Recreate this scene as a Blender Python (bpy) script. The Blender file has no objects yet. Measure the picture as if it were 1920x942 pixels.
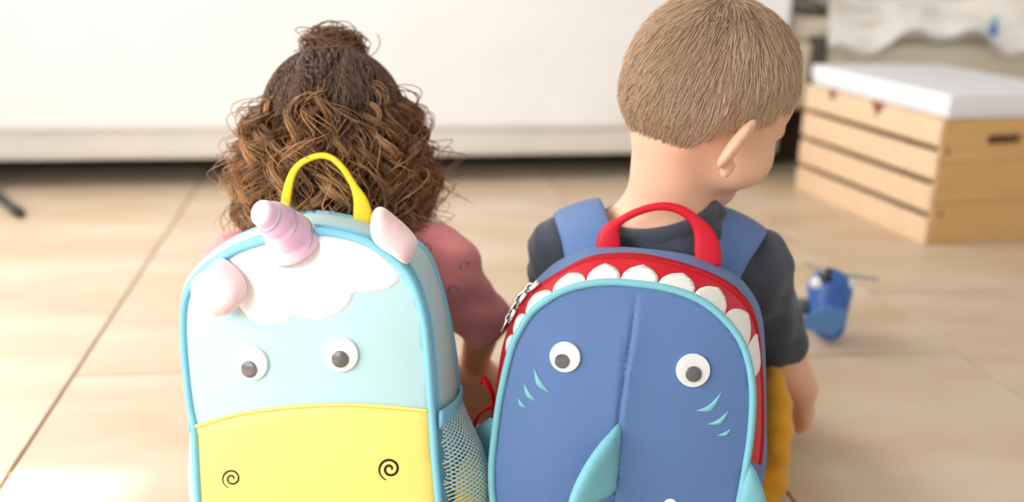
import bpy, bmesh, math, random
import numpy as np
from mathutils import Vector, Matrix
from mathutils.geometry import delaunay_2d_cdt

random.seed(7)
RNG = np.random.default_rng(7)
SC = bpy.context.scene
COL = SC.collection
A_ = lambda *p: np.array(p, float)

# ------------------------------------------------------------------ camera
F, H = 1890.0, 0.58                      # focal length in pixels of the 1920 wide frame, camera height
PIT, ROLL = math.radians(17.2), math.radians(1.84)
FWD = A_(0, math.cos(PIT), -math.sin(PIT))
UP0 = A_(0, math.sin(PIT), math.cos(PIT))
CR = A_(1, 0, 0) * math.cos(ROLL) + UP0 * math.sin(ROLL)
CU = -A_(1, 0, 0) * math.sin(ROLL) + UP0 * math.cos(ROLL)
EYE = A_(0, 0, H)
cam = bpy.data.cameras.new('camera')
cam.sensor_width = 36.0
cam.lens = F / 1920 * 36.0
cam.clip_start = 0.02
cam.dof.use_dof = True
cam.dof.focus_distance = 0.86
cam.dof.aperture_fstop = 2.7
camo = bpy.data.objects.new('camera', cam)
COL.objects.link(camo)
camo.matrix_world = Matrix(((CR[0], CU[0], -FWD[0], EYE[0]), (CR[1], CU[1], -FWD[1], EYE[1]),
                            (CR[2], CU[2], -FWD[2], EYE[2]), (0, 0, 0, 1)))
SC.camera = camo

# ------------------------------------------------------------------ light
SC.view_settings.view_transform = 'Standard'
SC.view_settings.look = 'None'
SC.view_settings.gamma = 1.0
SC.view_settings.use_curve_mapping = False
SC.view_settings.exposure = 0.04
wd = bpy.data.worlds.new('daylight')
SC.world = wd
wd.use_nodes = True
wd.node_tree.nodes['Background'].inputs[0].default_value = (0.97, 0.985, 1.0, 1)
wd.node_tree.nodes['Background'].inputs[1].default_value = 0.66


def light(name, kind, loc, target, energy, color=(1, 1, 1), **kw):
    d = bpy.data.lights.new(name, kind)
    d.energy = energy
    d.color = color
    for k, v in kw.items():
        setattr(d, k, v)
    o = bpy.data.objects.new(name, d)
    COL.objects.link(o)
    o.location = loc
    o.rotation_euler = (Vector(target) - Vector(loc)).to_track_quat('-Z', 'Y').to_euler()
    return o


WALLX = -1.55
light('window_daylight', 'AREA', (WALLX + 0.03, -0.15, 0.95), (0.0, 1.3, 0.3), 48, (1, 1, 1),
      shape='RECTANGLE', size=2.1, size_y=0.9)
light('curtain_fill', 'AREA', (WALLX + 0.06, 2.0, 1.15), (0.1, 1.15, 0.3), 58, (1, 0.985, 0.97),  # added area light against the left wall; no opening behind it
      shape='RECTANGLE', size=1.6, size_y=1.7)
SUN_DIR = Vector((1.0, 0.0, -1.05))
light('sun', 'SUN', (-4, .3, 5), Vector((-4, .3, 5)) + SUN_DIR, 9.0, (1, 0.95, 0.86), angle=0.03)


# ------------------------------------------------------------------ helpers: pixels to places
def ray(px, py):
    return FWD + CR * ((px - 960) / F) + CU * ((471 - py) / F)


def at(px, py, Y):
    d = ray(px, py)
    return EYE + d * (Y / d[1])


def onz(px, py, z):
    d = ray(px, py)
    return EYE + d * ((z - H) / d[2])


# ------------------------------------------------------------------ helpers: materials
def lin(c):
    c = [x / 255.0 for x in c]
    return tuple(x / 12.92 if x <= 0.04045 else ((x + 0.055) / 1.055) ** 2.4 for x in c)


def mat(name, rgb, rough=0.75, var=0.0, vscale=8, bump=0.0, bscale=300, sheen=0.0, sss=0.0, sssr=(1, .35, .2),
        spec=0.4, metal=0.0, rgb2=None, detail=3, coat=0.0, stretch=None, bdist=0.001):
    m = bpy.data.materials.new(name)
    m.use_nodes = True
    nt = m.node_tree
    b = nt.nodes['Principled BSDF']
    c = lin(rgb)
    b.inputs['Base Color'].default_value = (*c, 1)
    b.inputs['Roughness'].default_value = rough
    b.inputs['Specular IOR Level'].default_value = spec
    b.inputs['Metallic'].default_value = metal
    if sheen:
        b.inputs['Sheen Weight'].default_value = sheen
        b.inputs['Sheen Roughness'].default_value = 0.5
    if coat:
        b.inputs['Coat Weight'].default_value = coat
        b.inputs['Coat Roughness'].default_value = 0.1
    if sss:
        b.inputs['Subsurface Weight'].default_value = sss
        b.inputs['Subsurface Radius'].default_value = sssr
        b.inputs['Subsurface Scale'].default_value = 0.008
    tc = nt.nodes.new('ShaderNodeTexCoord')
    src = tc.outputs['Object']
    if stretch:
        mp = nt.nodes.new('ShaderNodeMapping')
        mp.inputs['Scale'].default_value = stretch
        nt.links.new(src, mp.inputs[0])
        src = mp.outputs[0]
    if var or rgb2:
        n = nt.nodes.new('ShaderNodeTexNoise')
        n.inputs['Scale'].default_value = vscale
        n.inputs['Detail'].default_value = detail
        nt.links.new(src, n.inputs['Vector'])
        r = nt.nodes.new('ShaderNodeValToRGB')
        r.color_ramp.elements[0].position = 0.32
        r.color_ramp.elements[1].position = 0.68
        c2 = lin(rgb2) if rgb2 else tuple(x * (1 - var) for x in c)
        r.color_ramp.elements[0].color = (*c2, 1)
        r.color_ramp.elements[1].color = (*(c if rgb2 else [min(1, x * (1 + var * .5)) for x in c]), 1)
        nt.links.new(n.outputs['Fac'], r.inputs[0])
        nt.links.new(r.outputs[0], b.inputs['Base Color'])
    if bump:
        n = nt.nodes.new('ShaderNodeTexNoise')
        n.inputs['Scale'].default_value = bscale
        n.inputs['Detail'].default_value = 2
        nt.links.new(src, n.inputs['Vector'])
        bp = nt.nodes.new('ShaderNodeBump')
        bp.inputs['Strength'].default_value = bump
        bp.inputs['Distance'].default_value = bdist
        nt.links.new(n.outputs['Fac'], bp.inputs['Height'])
        nt.links.new(bp.outputs[0], b.inputs['Normal'])
    return m


def hair_mat(name, transl=0.35):
    m = bpy.data.materials.new(name)
    m.use_nodes = True
    nt = m.node_tree
    b = nt.nodes['Principled BSDF']
    a = nt.nodes.new('ShaderNodeAttribute')
    a.attribute_name = 'strand_colour'
    nt.links.new(a.outputs['Color'], b.inputs['Base Color'])
    b.inputs['Roughness'].default_value = 0.36
    b.inputs['Specular IOR Level'].default_value = 0.45
    t = nt.nodes.new('ShaderNodeBsdfTranslucent')
    nt.links.new(a.outputs['Color'], t.inputs['Color'])
    mx = nt.nodes.new('ShaderNodeMixShader')
    mx.inputs[0].default_value = transl
    nt.links.new(b.outputs[0], mx.inputs[1])
    nt.links.new(t.outputs[0], mx.inputs[2])
    nt.links.new(mx.outputs[0], nt.nodes['Material Output'].inputs[0])
    return m


def clear_mat(name):
    m = bpy.data.materials.new(name)
    m.use_nodes = True
    nt = m.node_tree
    nt.nodes.remove(nt.nodes['Principled BSDF'])
    tr = nt.nodes.new('ShaderNodeBsdfTransparent')
    gl = nt.nodes.new('ShaderNodeBsdfGlossy')
    gl.inputs['Roughness'].default_value = 0.06
    mx = nt.nodes.new('ShaderNodeMixShader')
    mx.inputs[0].default_value = 0.06
    nt.links.new(tr.outputs[0], mx.inputs[1])
    nt.links.new(gl.outputs[0], mx.inputs[2])
    nt.links.new(mx.outputs[0], nt.nodes['Material Output'].inputs[0])
    return m


# ------------------------------------------------------------------ helpers: objects
OFF = {}


def empty(name, loc, label, cat, group=None):
    o = bpy.data.objects.new(name, None)
    o.empty_display_size = 0.02
    COL.objects.link(o)
    o.location = [float(x) for x in loc]
    OFF[o] = A_(*loc)
    tag(o, label, cat, group)
    return o


def tag(o, label=None, cat=None, group=None, kind=None):
    if label: o['label'] = label
    if cat: o['category'] = cat
    if group: o['group'] = group
    if kind: o['kind'] = kind
    return o


def add(name, vf, m, parent=None, smooth=True, label=None, colors=None, angle=None, loc=None):
    """one mesh object; vertices in world space, moved into the frame of the parent (or of loc)"""
    v, f = vf
    v = np.asarray(v, float).reshape(-1, 3)
    off = OFF.get(parent, np.zeros(3)) if parent is not None else (A_(*loc) if loc is not None else None)
    if off is None:
        off = A_((v[:, 0].min() + v[:, 0].max()) / 2, (v[:, 1].min() + v[:, 1].max()) / 2, v[:, 2].min())
    v = v - off
    me = bpy.data.meshes.new(name)
    if isinstance(f, np.ndarray):
        k = f.shape[1]
        me.vertices.add(len(v)); me.vertices.foreach_set('co', v.ravel())
        me.loops.add(f.size); me.loops.foreach_set('vertex_index', f.ravel().astype(np.int32))
        me.polygons.add(len(f))
        me.polygons.foreach_set('loop_start', np.arange(0, f.size, k, dtype=np.int32))
        me.polygons.foreach_set('loop_total', np.full(len(f), k, dtype=np.int32))
        me.update(calc_edges=True)
    else:
        me.from_pydata([tuple(x) for x in v], [], f)
    if smooth:
        me.polygons.foreach_set('use_smooth', np.ones(len(me.polygons), bool))
    if colors is not None:
        ca = me.color_attributes.new('strand_colour', 'FLOAT_COLOR', 'POINT')
        ca.data.foreach_set('color', np.asarray(colors, np.float32).ravel())
    me.materials.append(m)
    me.update()
    if smooth and angle:
        me.set_sharp_from_angle(angle=math.radians(angle))
    o = bpy.data.objects.new(name, me)
    COL.objects.link(o)
    if parent is not None:
        o.parent = parent
        OFF[o] = off
    else:
        o.location = [float(x) for x in off]
        OFF[o] = off
    if label: o['label'] = label
    return o


def join(*parts):
    V, Fc, n = [], [], 0
    for v, f in parts:
        v = np.asarray(v, float).reshape(-1, 3)
        V.append(v)
        Fc += [tuple(int(i) + n for i in q) for q in f]
        n += len(v)
    return np.concatenate(V), Fc


def bbox(size, bevel=0.0, seg=2):
    bm = bmesh.new()
    bmesh.ops.create_cube(bm, size=1.0)
    bmesh.ops.scale(bm, vec=size, verts=bm.verts)
    if bevel:
        bmesh.ops.bevel(bm, geom=bm.edges[:], offset=bevel, segments=seg, affect='EDGES', profile=0.5)
    bm.verts.ensure_lookup_table()
    v = np.array([x.co[:] for x in bm.verts])
    f = [tuple(q.index for q in p.verts) for p in bm.faces]
    bm.free()
    return v, f


def frame_box(c, ax, ay, az, size, bevel=0.0, seg=2):
    v, f = bbox(size, bevel, seg)
    return A_(*c) + v[:, :1] * A_(*ax) + v[:, 1:2] * A_(*ay) + v[:, 2:3] * A_(*az), f


def spl(P, n=8, closed=False):
    """Catmull-Rom through points"""
    P = np.asarray(P, float)
    N = len(P)
    out = []
    rng = N if closed else N - 1
    for i in range(rng):
        if closed:
            a, b, c, d = P[(i - 1) % N], P[i], P[(i + 1) % N], P[(i + 2) % N]
        else:
            b, c = P[i], P[i + 1]
            a = P[i - 1] if i else 2 * b - c
            d = P[i + 2] if i + 2 < N else 2 * c - b
        for k in range(n):
            t = k / n
            out.append(.5 * (2 * b + (c - a) * t + (2 * a - 5 * b + 4 * c - d) * t * t + (3 * b - a - 3 * c + d) * t ** 3))
    if not closed:
        out.append(P[-1])
    return np.array(out)


def resample(P, n, closed=False):
    P = np.asarray(P, float)
    Q = np.concatenate([P, P[:1]]) if closed else P
    s = np.concatenate([[0], np.cumsum(np.linalg.norm(np.diff(Q, axis=0), axis=1))])
    t = np.linspace(0, s[-1], n + 1)[:-1] if closed else np.linspace(0, s[-1], n)
    return np.stack([np.interp(t, s, Q[:, k]) for k in range(Q.shape[1])], 1)


def tube(P, r, sides=8, closed=False, nrm=None, r2=None, cap=True):
    """tube along P; with nrm (vector field) the section is an ellipse: r across, r2 along nrm"""
    P = np.asarray(P, float)
    n = len(P)
    r = np.full(n, r) if np.isscalar(r) else np.asarray(r, float)
    r2 = r if r2 is None else (np.full(n, r2) if np.isscalar(r2) else np.asarray(r2, float))
    if closed:
        T = np.roll(P, -1, 0) - np.roll(P, 1, 0)
    else:
        T = np.gradient(P, axis=0)
    T /= np.linalg.norm(T, axis=1)[:, None] + 1e-12
    if nrm is None:
        a = A_(0, 0, 1) if abs(T[0][2]) < .9 else A_(1, 0, 0)
        N = [np.cross(T[0], a)]
        N[0] /= np.linalg.norm(N[0])
        for i in range(1, n):
            v = N[-1] - T[i] * np.dot(N[-1], T[i])
            N.append(v / (np.linalg.norm(v) + 1e-12))
        N = np.array(N)
    else:
        N = np.broadcast_to(np.asarray(nrm, float), P.shape).copy()
        N -= T * np.sum(N * T, 1)[:, None]
        N /= np.linalg.norm(N, axis=1)[:, None] + 1e-12
    Bv = np.cross(T, N)
    ang = np.arange(sides) / sides * 2 * math.pi
    V = P[:, None] + Bv[:, None] * (np.cos(ang)[None, :, None] * r[:, None, None]) + N[:, None] * (np.sin(ang)[None, :, None] * r2[:, None, None])
    V = V.reshape(-1, 3)
    Fc = []
    m = n if closed else n - 1
    for i in range(m):
        j = (i + 1) % n
        for k in range(sides):
            l = (k + 1) % sides
            Fc.append((i * sides + k, j * sides + k, j * sides + l, i * sides + l))
    if cap and not closed:
        Fc.append(tuple(range(sides)))
        Fc.append(tuple((n - 1) * sides + k for k in range(sides - 1, -1, -1)))
    return V, Fc


def lathe(profile, c, axis, sides=28):
    """profile [(radius, height)], about axis through c"""
    axis = A_(*axis) / np.linalg.norm(axis)
    a = A_(0, 0, 1) if abs(axis[2]) < .9 else A_(1, 0, 0)
    e1 = np.cross(axis, a); e1 /= np.linalg.norm(e1)
    e2 = np.cross(axis, e1)
    V, Fc = [], []
    for r, h in profile:
        for k in range(sides):
            t = 2 * math.pi * k / sides
            V.append(A_(*c) + axis * h + e1 * (r * math.cos(t)) + e2 * (r * math.sin(t)))
    for i in range(len(profile) - 1):
        for k in range(sides):
            l = (k + 1) % sides
            Fc.append((i * sides + k, i * sides + l, (i + 1) * sides + l, (i + 1) * sides + k))
    Fc.append(tuple(range(sides - 1, -1, -1)))
    Fc.append(tuple((len(profile) - 1) * sides + k for k in range(sides)))
    return np.array(V), Fc


def inpoly(P, poly):
    x, y = P[:, 0], P[:, 1]
    r = np.zeros(len(P), bool)
    n = len(poly)
    for i in range(n):
        x1, y1 = poly[i]; x2, y2 = poly[(i + 1) % n]
        c = ((y1 > y) != (y2 > y)) & (x < (x2 - x1) * (y - y1) / (y2 - y1 + 1e-15) + x1)
        r ^= c
    return r


def polydist(P, poly):
    d = np.full(len(P), 1e9)
    n = len(poly)
    for i in range(n):
        a = poly[i]; b = poly[(i + 1) % n]
        ab = b - a
        t = np.clip(((P - a) @ ab) / (ab @ ab + 1e-15), 0, 1)
        d = np.minimum(d, np.linalg.norm(P - a - t[:, None] * ab, axis=1))
    return d


def fill(poly, step, holes=()):
    """constrained triangulation of a 2D polygon with inner grid points -> pts, tris, boundary index"""
    poly = np.asarray(poly, float)
    lo, hi = poly.min(0), poly.max(0)
    gx = np.arange(lo[0] + step / 2, hi[0], step)
    gy = np.arange(lo[1] + step / 2, hi[1], step)
    G = np.stack(np.meshgrid(gx, gy, indexing='ij'), -1).reshape(-1, 2)
    if len(G):
        k = inpoly(G, poly)
        k &= polydist(G, poly) > step * .45
        for h in holes:
            k &= ~inpoly(G, np.asarray(h)) & (polydist(G, np.asarray(h)) > step * .45)
        G = G[k]
    pts = [Vector(p) for p in poly]
    edges = [(i, (i + 1) % len(poly)) for i in range(len(poly))]
    for h in holes:
        s = len(pts)
        pts += [Vector(p) for p in h]
        edges += [(s + i, s + (i + 1) % len(h)) for i in range(len(h))]
    pts += [Vector(p) for p in G]
    v, e, f, *_ = delaunay_2d_cdt(pts, edges, [], 0, 1e-7)
    v = np.array([x[:] for x in v])
    f = [q for q in f]
    c = np.array([v[list(q)].mean(0) for q in f])
    k = inpoly(c, poly)
    for h in holes:
        k &= ~inpoly(c, np.asarray(h))
    f = [q for q, t in zip(f, k) if t]
    # orient counter-clockwise
    out = []
    for q in f:
        a, b, c2 = v[q[0]], v[q[1]], v[q[2]]
        out.append(tuple(q) if (b[0] - a[0]) * (c2[1] - a[1]) - (b[1] - a[1]) * (c2[0] - a[0]) > 0 else tuple(reversed(q)))
    return v, out


def solid(pts, tris, top, bottom):
    """close a triangulated patch into a solid from its top and bottom 3D vertices"""
    n = len(pts)
    cnt = {}
    for q in tris:
        for i in range(len(q)):
            cnt[(q[i], q[(i + 1) % len(q)])] = 1
    Fc = [tuple(q) for q in tris] + [tuple(i + n for i in reversed(q)) for q in tris]
    for (a, b) in cnt:
        if (b, a) not in cnt:
            Fc.append((a, a + n, b + n, b))
    return np.concatenate([top, bottom]), Fc


# ------------------------------------------------------------------ helpers: distance fields
def s_ell(P, c, r, R=None):
    q = P - A_(*c)
    if R is not None:
        q = q @ R
    r = A_(*r)
    k0 = np.linalg.norm(q / r, axis=-1)
    k1 = np.linalg.norm(q / (r * r), axis=-1)
    return k0 * (k0 - 1) / (k1 + 1e-9)


def s_cone(P, a, b, r1, r2):
    a, b = A_(*a), A_(*b)
    ba = b - a
    t = np.clip(((P - a) @ ba) / (ba @ ba), 0, 1)
    return np.linalg.norm(P - a - t[..., None] * ba, axis=-1) - (r1 + (r2 - r1) * t)


def smin(a, b, k):
    h = np.clip(.5 + .5 * (b - a) / k, 0, 1)
    return b + (a - b) * h - k * h * (1 - h)


def smax(a, b, k):
    return -smin(-a, -b, k)


def nets(fn, lo, hi, h):
    lo, hi = A_(*lo), A_(*hi)
    n = np.ceil((hi - lo) / h).astype(int) + 1
    V = np.empty(n)
    ys = lo[1] + np.arange(n[1]) * h
    zs = lo[2] + np.arange(n[2]) * h
    YZ = np.stack(np.meshgrid(ys, zs, indexing='ij'), -1).reshape(-1, 2)
    CH = 16
    for i0 in range(0, n[0], CH):
        xs = lo[0] + np.arange(i0, min(n[0], i0 + CH)) * h
        P = np.concatenate([np.concatenate([np.full((len(YZ), 1), x), YZ], 1) for x in xs])
        V[i0:i0 + len(xs)] = fn(P).reshape(len(xs), n[1], n[2])
    S = V < 0
    m = n - 1
    sl = lambda A, o: A[o[0]:o[0] + m[0], o[1]:o[1] + m[1], o[2]:o[2] + m[2]]
    cor = [(i, j, k) for i in (0, 1) for j in (0, 1) for k in (0, 1)]
    cnt = sum(sl(S, o).astype(np.int8) for o in cor)
    mix = (cnt > 0) & (cnt < 8)
    idx = np.full(m, -1)
    idx[mix] = np.arange(mix.sum())
    base = np.argwhere(mix).astype(float)
    acc = np.zeros_like(base); w = np.zeros(len(base))
    for a in range(8):
        for b in range(a + 1, 8):
            o, p = cor[a], cor[b]
            if sum(x != y for x, y in zip(o, p)) != 1:
                continue
            va, vb = sl(V, o)[mix], sl(V, p)[mix]
            x = (va < 0) != (vb < 0)
            t = np.where(x, va / np.where(x, va - vb, 1), 0)
            acc += np.where(x[:, None], np.array(o) + t[:, None] * (np.array(p) - np.array(o)), 0)
            w += x
    pos = lo + (base + acc / w[:, None]) * h
    Q = []
    for ax in range(3):
        u, v = (ax + 1) % 3, (ax + 2) % 3
        s0 = [slice(1, -1)] * 3; s0[ax] = slice(0, -1)
        s1 = [slice(1, -1)] * 3; s1[ax] = slice(1, None)
        a, b = S[tuple(s0)], S[tuple(s1)]
        ch = np.argwhere(a != b)
        if not len(ch):
            continue
        up = a[tuple(ch.T)]
        g = ch.copy()
        for q in (u, v):
            g[:, q] += 1
        def cell(du, dv):
            k = g.copy(); k[:, u] -= du; k[:, v] -= dv
            return idx[tuple(k.T)]
        q = np.stack([cell(1, 1), cell(0, 1), cell(0, 0), cell(1, 0)], 1)
        q[~up] = q[~up][:, ::-1]
        Q.append(q)
    return pos, np.concatenate(Q)


def trace(fn, px, py, t0=.6, t1=2.0):
    d = ray(px, py); d = d / np.linalg.norm(d)
    t = t0
    for _ in range(200):
        v = float(fn((EYE + d * t)[None])[0])
        if v < 2e-4 or t > t1:
            break
        t += v * .7
    return EYE + d * t


def strands(paths, rad, cols, sides=3):
    """paths (n,k,3), rad (n,k) and cols (n,k,3) -> one mesh of thin tubes"""
    n, k, _ = paths.shape
    T = np.gradient(paths, axis=1)
    T /= np.linalg.norm(T, axis=2)[..., None] + 1e-12
    a = np.broadcast_to(A_(.31, .77, .55), T.shape)
    N = np.cross(T, a); N /= np.linalg.norm(N, axis=2)[..., None] + 1e-12
    Bv = np.cross(T, N)
    ang = np.arange(sides) / sides * 2 * np.pi
    V = paths[:, :, None] + rad[:, :, None, None] * (N[:, :, None] * np.cos(ang)[:, None] + Bv[:, :, None] * np.sin(ang)[:, None])
    C = np.concatenate([np.repeat(cols[:, :, None], sides, 2), np.ones((n, k, sides, 1))], -1)
    b = (np.arange(n)[:, None, None] * k + np.arange(k - 1)[None, :, None]) * sides
    s = np.arange(sides)[None, None]
    l = (s + 1) % sides
    Q = np.stack([b + s, b + l, b + sides + l, b + sides + s], -1).reshape(-1, 4)
    return V.reshape(-1, 3), Q, C.reshape(-1, 4)


def rotz(a):
    c, s = math.cos(a), math.sin(a)
    return np.array([[c, -s, 0], [s, c, 0], [0, 0, 1]])


def rotx(a):
    c, s = math.cos(a), math.sin(a)
    return np.array([[1, 0, 0], [0, c, -s], [0, s, c]])


def roty(a):
    c, s = math.cos(a), math.sin(a)
    return np.array([[c, 0, s], [0, 1, 0], [-s, 0, c]])


# ================================================================== THE SETTING
M_tile = mat('beige_stone_tile', (214, 198, 177), rough=0.45, rgb2=(197, 172, 142), vscale=3.2, detail=7, bump=.08, bscale=60, spec=.35)
_n = M_tile.node_tree
_info = _n.nodes.new('ShaderNodeObjectInfo')
_tc = [x for x in _n.nodes if x.type == 'TEX_COORD'][0]
_noise = [x for x in _n.nodes if x.type == 'TEX_NOISE' and abs(x.inputs['Scale'].default_value - 3.2) < .01][0]
_noise.noise_dimensions = '4D'
_mul = _n.nodes.new('ShaderNodeMath'); _mul.operation = 'MULTIPLY'; _mul.inputs[1].default_value = 30
_n.links.new(_info.outputs['Random'], _mul.inputs[0])
_n.links.new(_mul.outputs[0], _noise.inputs['W'])
_mp = _n.nodes.new('ShaderNodeMapping'); _mp.inputs['Scale'].default_value = (1, 2.6, 1)
_n.links.new(_tc.outputs['Object'], _mp.inputs[0]); _n.links.new(_mp.outputs[0], _noise.inputs['Vector'])
M_grout = mat('grey_beige_grout', (180, 164, 144), rough=.9)
M_wall = mat('white_plaster', (240, 238, 234), rough=.9)

TH = math.radians(8.6)
TX, TY = A_(math.cos(TH), math.sin(TH), 0), A_(-math.sin(TH), math.cos(TH), 0)
floor = add('floor', frame_box((0.2, 1.4, -.034), (1, 0, 0), (0, 1, 0), (0, 0, 1), (6.4, 7.6, .06)), M_grout, smooth=False, loc=(0, 0, 0))
tag(floor, kind='structure')
TW, TL, GR = .427, .505, .004
_s = lambda P: float(np.dot(P, TX))
_t = lambda P: float(np.dot(P, TY))
sA = _s(onz(200, 609, 0))
cross = [_t(onz(100, 584, 0)), _t(onz(240, 702, 0)), None, _t(onz(1700, 663, 0)), _t(onz(1820, 545, 0))]
cross[2] = cross[1] + .24
vt, ft = bbox((TW - GR, TL - GR, .012), .0012, 1)
tm = None
for i in range(-5, 7):
    t0 = cross[(i + 1) % 5] if not (-1 <= i <= 3) else cross[i + 1]
    for j in range(-8, 7):
        cc = TX * (sA + (i + .5) * TW) + TY * (t0 + (j + .5) * TL)
        if not (-2.7 < cc[0] < 3.1 and -1.9 < cc[1] < 4.7):
            continue
        if tm is None:
            o = add('tile', (vt, ft), M_tile, smooth=False, loc=(0, 0, 0))
            tm = o.data
        else:
            o = bpy.data.objects.new('tile', tm)
            COL.objects.link(o)
        o.parent = floor
        o.location = (cc[0], cc[1], -.006)
        o.rotation_euler = (0, 0, TH)

# left wall with the window the daylight comes through (beyond the left edge of the picture)
WY0, WY1, WZ0, WZ1 = -1.25, 1.04, .35, 1.33
wl = [frame_box((WALLX - .06, (a + b) / 2, (c + d) / 2), (1, 0, 0), (0, 1, 0), (0, 0, 1), (.12, b - a, d - c))
      for a, b, c, d in ((-2.2, WY0, 0, 2.5), (WY1, 5.1, 0, 2.5), (WY0, WY1, 0, WZ0), (WY0, WY1, WZ1, 2.5))]
tag(add('wall_left', join(*wl), M_wall, smooth=False, loc=(WALLX, 1.4, 0)), kind='structure')
M_frame = mat('white_window_frame', (238, 238, 236), rough=.4)
wf = empty('window_1', (WALLX - .06, (WY0 + WY1) / 2, WZ0), None, None)
tag(wf, kind='structure')
for a, b, c, d in ((WY0, WY1, WZ0, WZ0 + .05), (WY0, WY1, WZ1 - .05, WZ1), (WY0, WY0 + .05, WZ0, WZ1), (WY1 - .05, WY1, WZ0, WZ1),
                   ((WY0 + WY1) / 2 - .03, (WY0 + WY1) / 2 + .03, WZ0, WZ1)):
    add('window_frame', frame_box((WALLX - .06, (a + b) / 2, (c + d) / 2), (1, 0, 0), (0, 1, 0), (0, 0, 1), (.05, b - a, d - c), .004), M_frame, wf, smooth=False)
M_curt = mat('sheer_white_curtain', (240, 238, 232), rough=.95)
cv_ = []
for i in range(81):
    for z in (.2, 2.1):
        cv_.append((WALLX + .02 + .012 * math.sin(i * .9), 1.15 + 1.75 * i / 80, z))
w2 = empty('added_curtain', (WALLX + .02, 2.02, .2), None, None)  # made-up curtain dressing for the fill light; the wall behind is solid
tag(w2, kind='structure')
add('curtain', (np.array(cv_), [(2 * i, 2 * i + 2, 2 * i + 3, 2 * i + 1) for i in range(80)]), M_curt, w2, label='sheer white curtain added on the windowless wall behind a fill light')
tag(add('wall_back', frame_box((.2, 4.95, 1.25), (1, 0, 0), (0, 1, 0), (0, 0, 1), (6.0, .12, 2.5)), M_wall, smooth=False), kind='structure')

tag(add('ceiling', frame_box(((WALLX - .12 + 3.2) / 2, 1.5, 2.53), (1, 0, 0), (0, 1, 0), (0, 0, 1), (3.2 - WALLX + .12, 7.2, .06)), M_wall, smooth=False), kind='structure')

# ================================================================== THE BED (white spread nearly down to the floor)
M_spread = mat('white_cotton', (247, 248, 249), rough=.85, var=.03, vscale=5, bump=.15, bscale=90, sheen=.15)
M_valance = mat('off_white_linen', (232, 229, 222), rough=.9, var=.04, vscale=6)
M_dark = mat('dark_bed_base', (46, 40, 34), rough=.8)
p0, p1 = onz(0, 304, .064), onz(1180, 290, .064)
bx = (p1 - p0); bx[2] = 0; bx /= np.linalg.norm(bx)
by = A_(-bx[1], bx[0], 0)
bl = p0 - bx * .85
BLEN = float(np.dot(onz(1462, 288, .064) - bl, bx))
BEDH, BEDW = .56, 1.5
bed = empty('bed', (bl + bx * BLEN / 2 + by * .7) * A_(1, 1, 0), 'low bed behind the children under a white spread hanging almost to the floor', 'bed')
Z3 = A_(0, 0, 1)


def bedbox(x0, x1, y0, y1, z0, z1, bev=0.0):
    return frame_box(bl * A_(1, 1, 0) + bx * (x0 + x1) / 2 + by * (y0 + y1) / 2 + Z3 * (z0 + z1) / 2, bx, by, Z3, (x1 - x0, y1 - y0, z1 - z0), bev)


add('bed_base', bedbox(.06, BLEN - .04, .06, BEDW, .075, .30), M_dark, bed, smooth=False)
add('gap_shade_panel', bedbox(.06, BLEN - .04, .32, .36, .004, .075), M_dark, bed, smooth=False)  # dark panel added to keep the gap under the bed black
add('mattress', bedbox(.03, BLEN - .03, .03, BEDW, .30, BEDH - .01, .04), M_spread, bed)
for x in (.1, BLEN - .16):
    for y in (.12, BEDW - .12):
        add('leg', bedbox(x, x + .06, y, y + .06, 0, .12), M_dark, bed, smooth=False)


def sheet(x0, x1, z0, ytop, off, seed, amp, hem):
    """front drop and top of a cloth over the bed, as a thick folded sheet"""
    rs = np.random.default_rng(seed)
    nx = 220
    prof = [(off, z) for z in np.linspace(z0, BEDH - .04, 22)]
    prof += [(off + .04 - .04 * math.cos(a), BEDH - .04 + .04 * math.sin(a)) for a in np.linspace(.3, math.pi / 2, 6)]
    prof += [(y, BEDH) for y in np.linspace(.12, ytop, 8)]
    xs = np.linspace(x0, x1, nx)
    ph = rs.uniform(0, 6.28, 6)
    fr = rs.uniform(2, 14, 6)
    V = []
    for x in xs:
        w = sum(math.sin(fr[k] * x + ph[k]) * (1 / (1 + .12 * fr[k])) for k in range(6)) / 3
        w2 = sum(math.sin(fr[k] * 1.7 * x + ph[5 - k]) for k in range(6)) / 6
        for (y, z) in prof:
            k = max(0, (BEDH - z) / BEDH)
            V.append(bl * A_(1, 1, 0) + bx * x + by * (y - amp * (w * k ** 1.3 + .6 * w2 * k * math.sin(7 * z + ph[0]) - .2)) + Z3 * (z + hem * w * (k > .9) * .5 * k))
    V = np.array(V)
    m = len(prof)
    top = V; bot = V + by * .004 - Z3 * .001
    Fc = []
    n = len(V)
    for i in range(nx - 1):
        for j in range(m - 1):
            a, b, c, d = i * m + j, (i + 1) * m + j, (i + 1) * m + j + 1, i * m + j + 1
            Fc.append((a, b, c, d)); Fc.append((a + n, d + n, c + n, b + n))
    for i in range(nx - 1):
        a, b = i * m, (i + 1) * m
        Fc.append((a, a + n, b + n, b))
    for j in range(m - 1):
        a, b = j, j + 1
        Fc.append((a, b, b + n, a + n))
        a, b = (nx - 1) * m + j, (nx - 1) * m + j + 1
        Fc.append((a, a + n, b + n, b))
    return np.concatenate([top, bot]), Fc


add('valance', sheet(0, BLEN, .064, .5, .012, 3, .006, .0), M_valance, bed)
add('bedspread', sheet(-.01, BLEN - .01, .134, BEDW, -.006, 11, .015, .004), M_spread, bed)
# the tuck where the spread is pulled to a fold
fx = [onz(1003, 60, .40), onz(985, 130, .3), onz(962, 190, .2), onz(940, 236, .13)]

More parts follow.
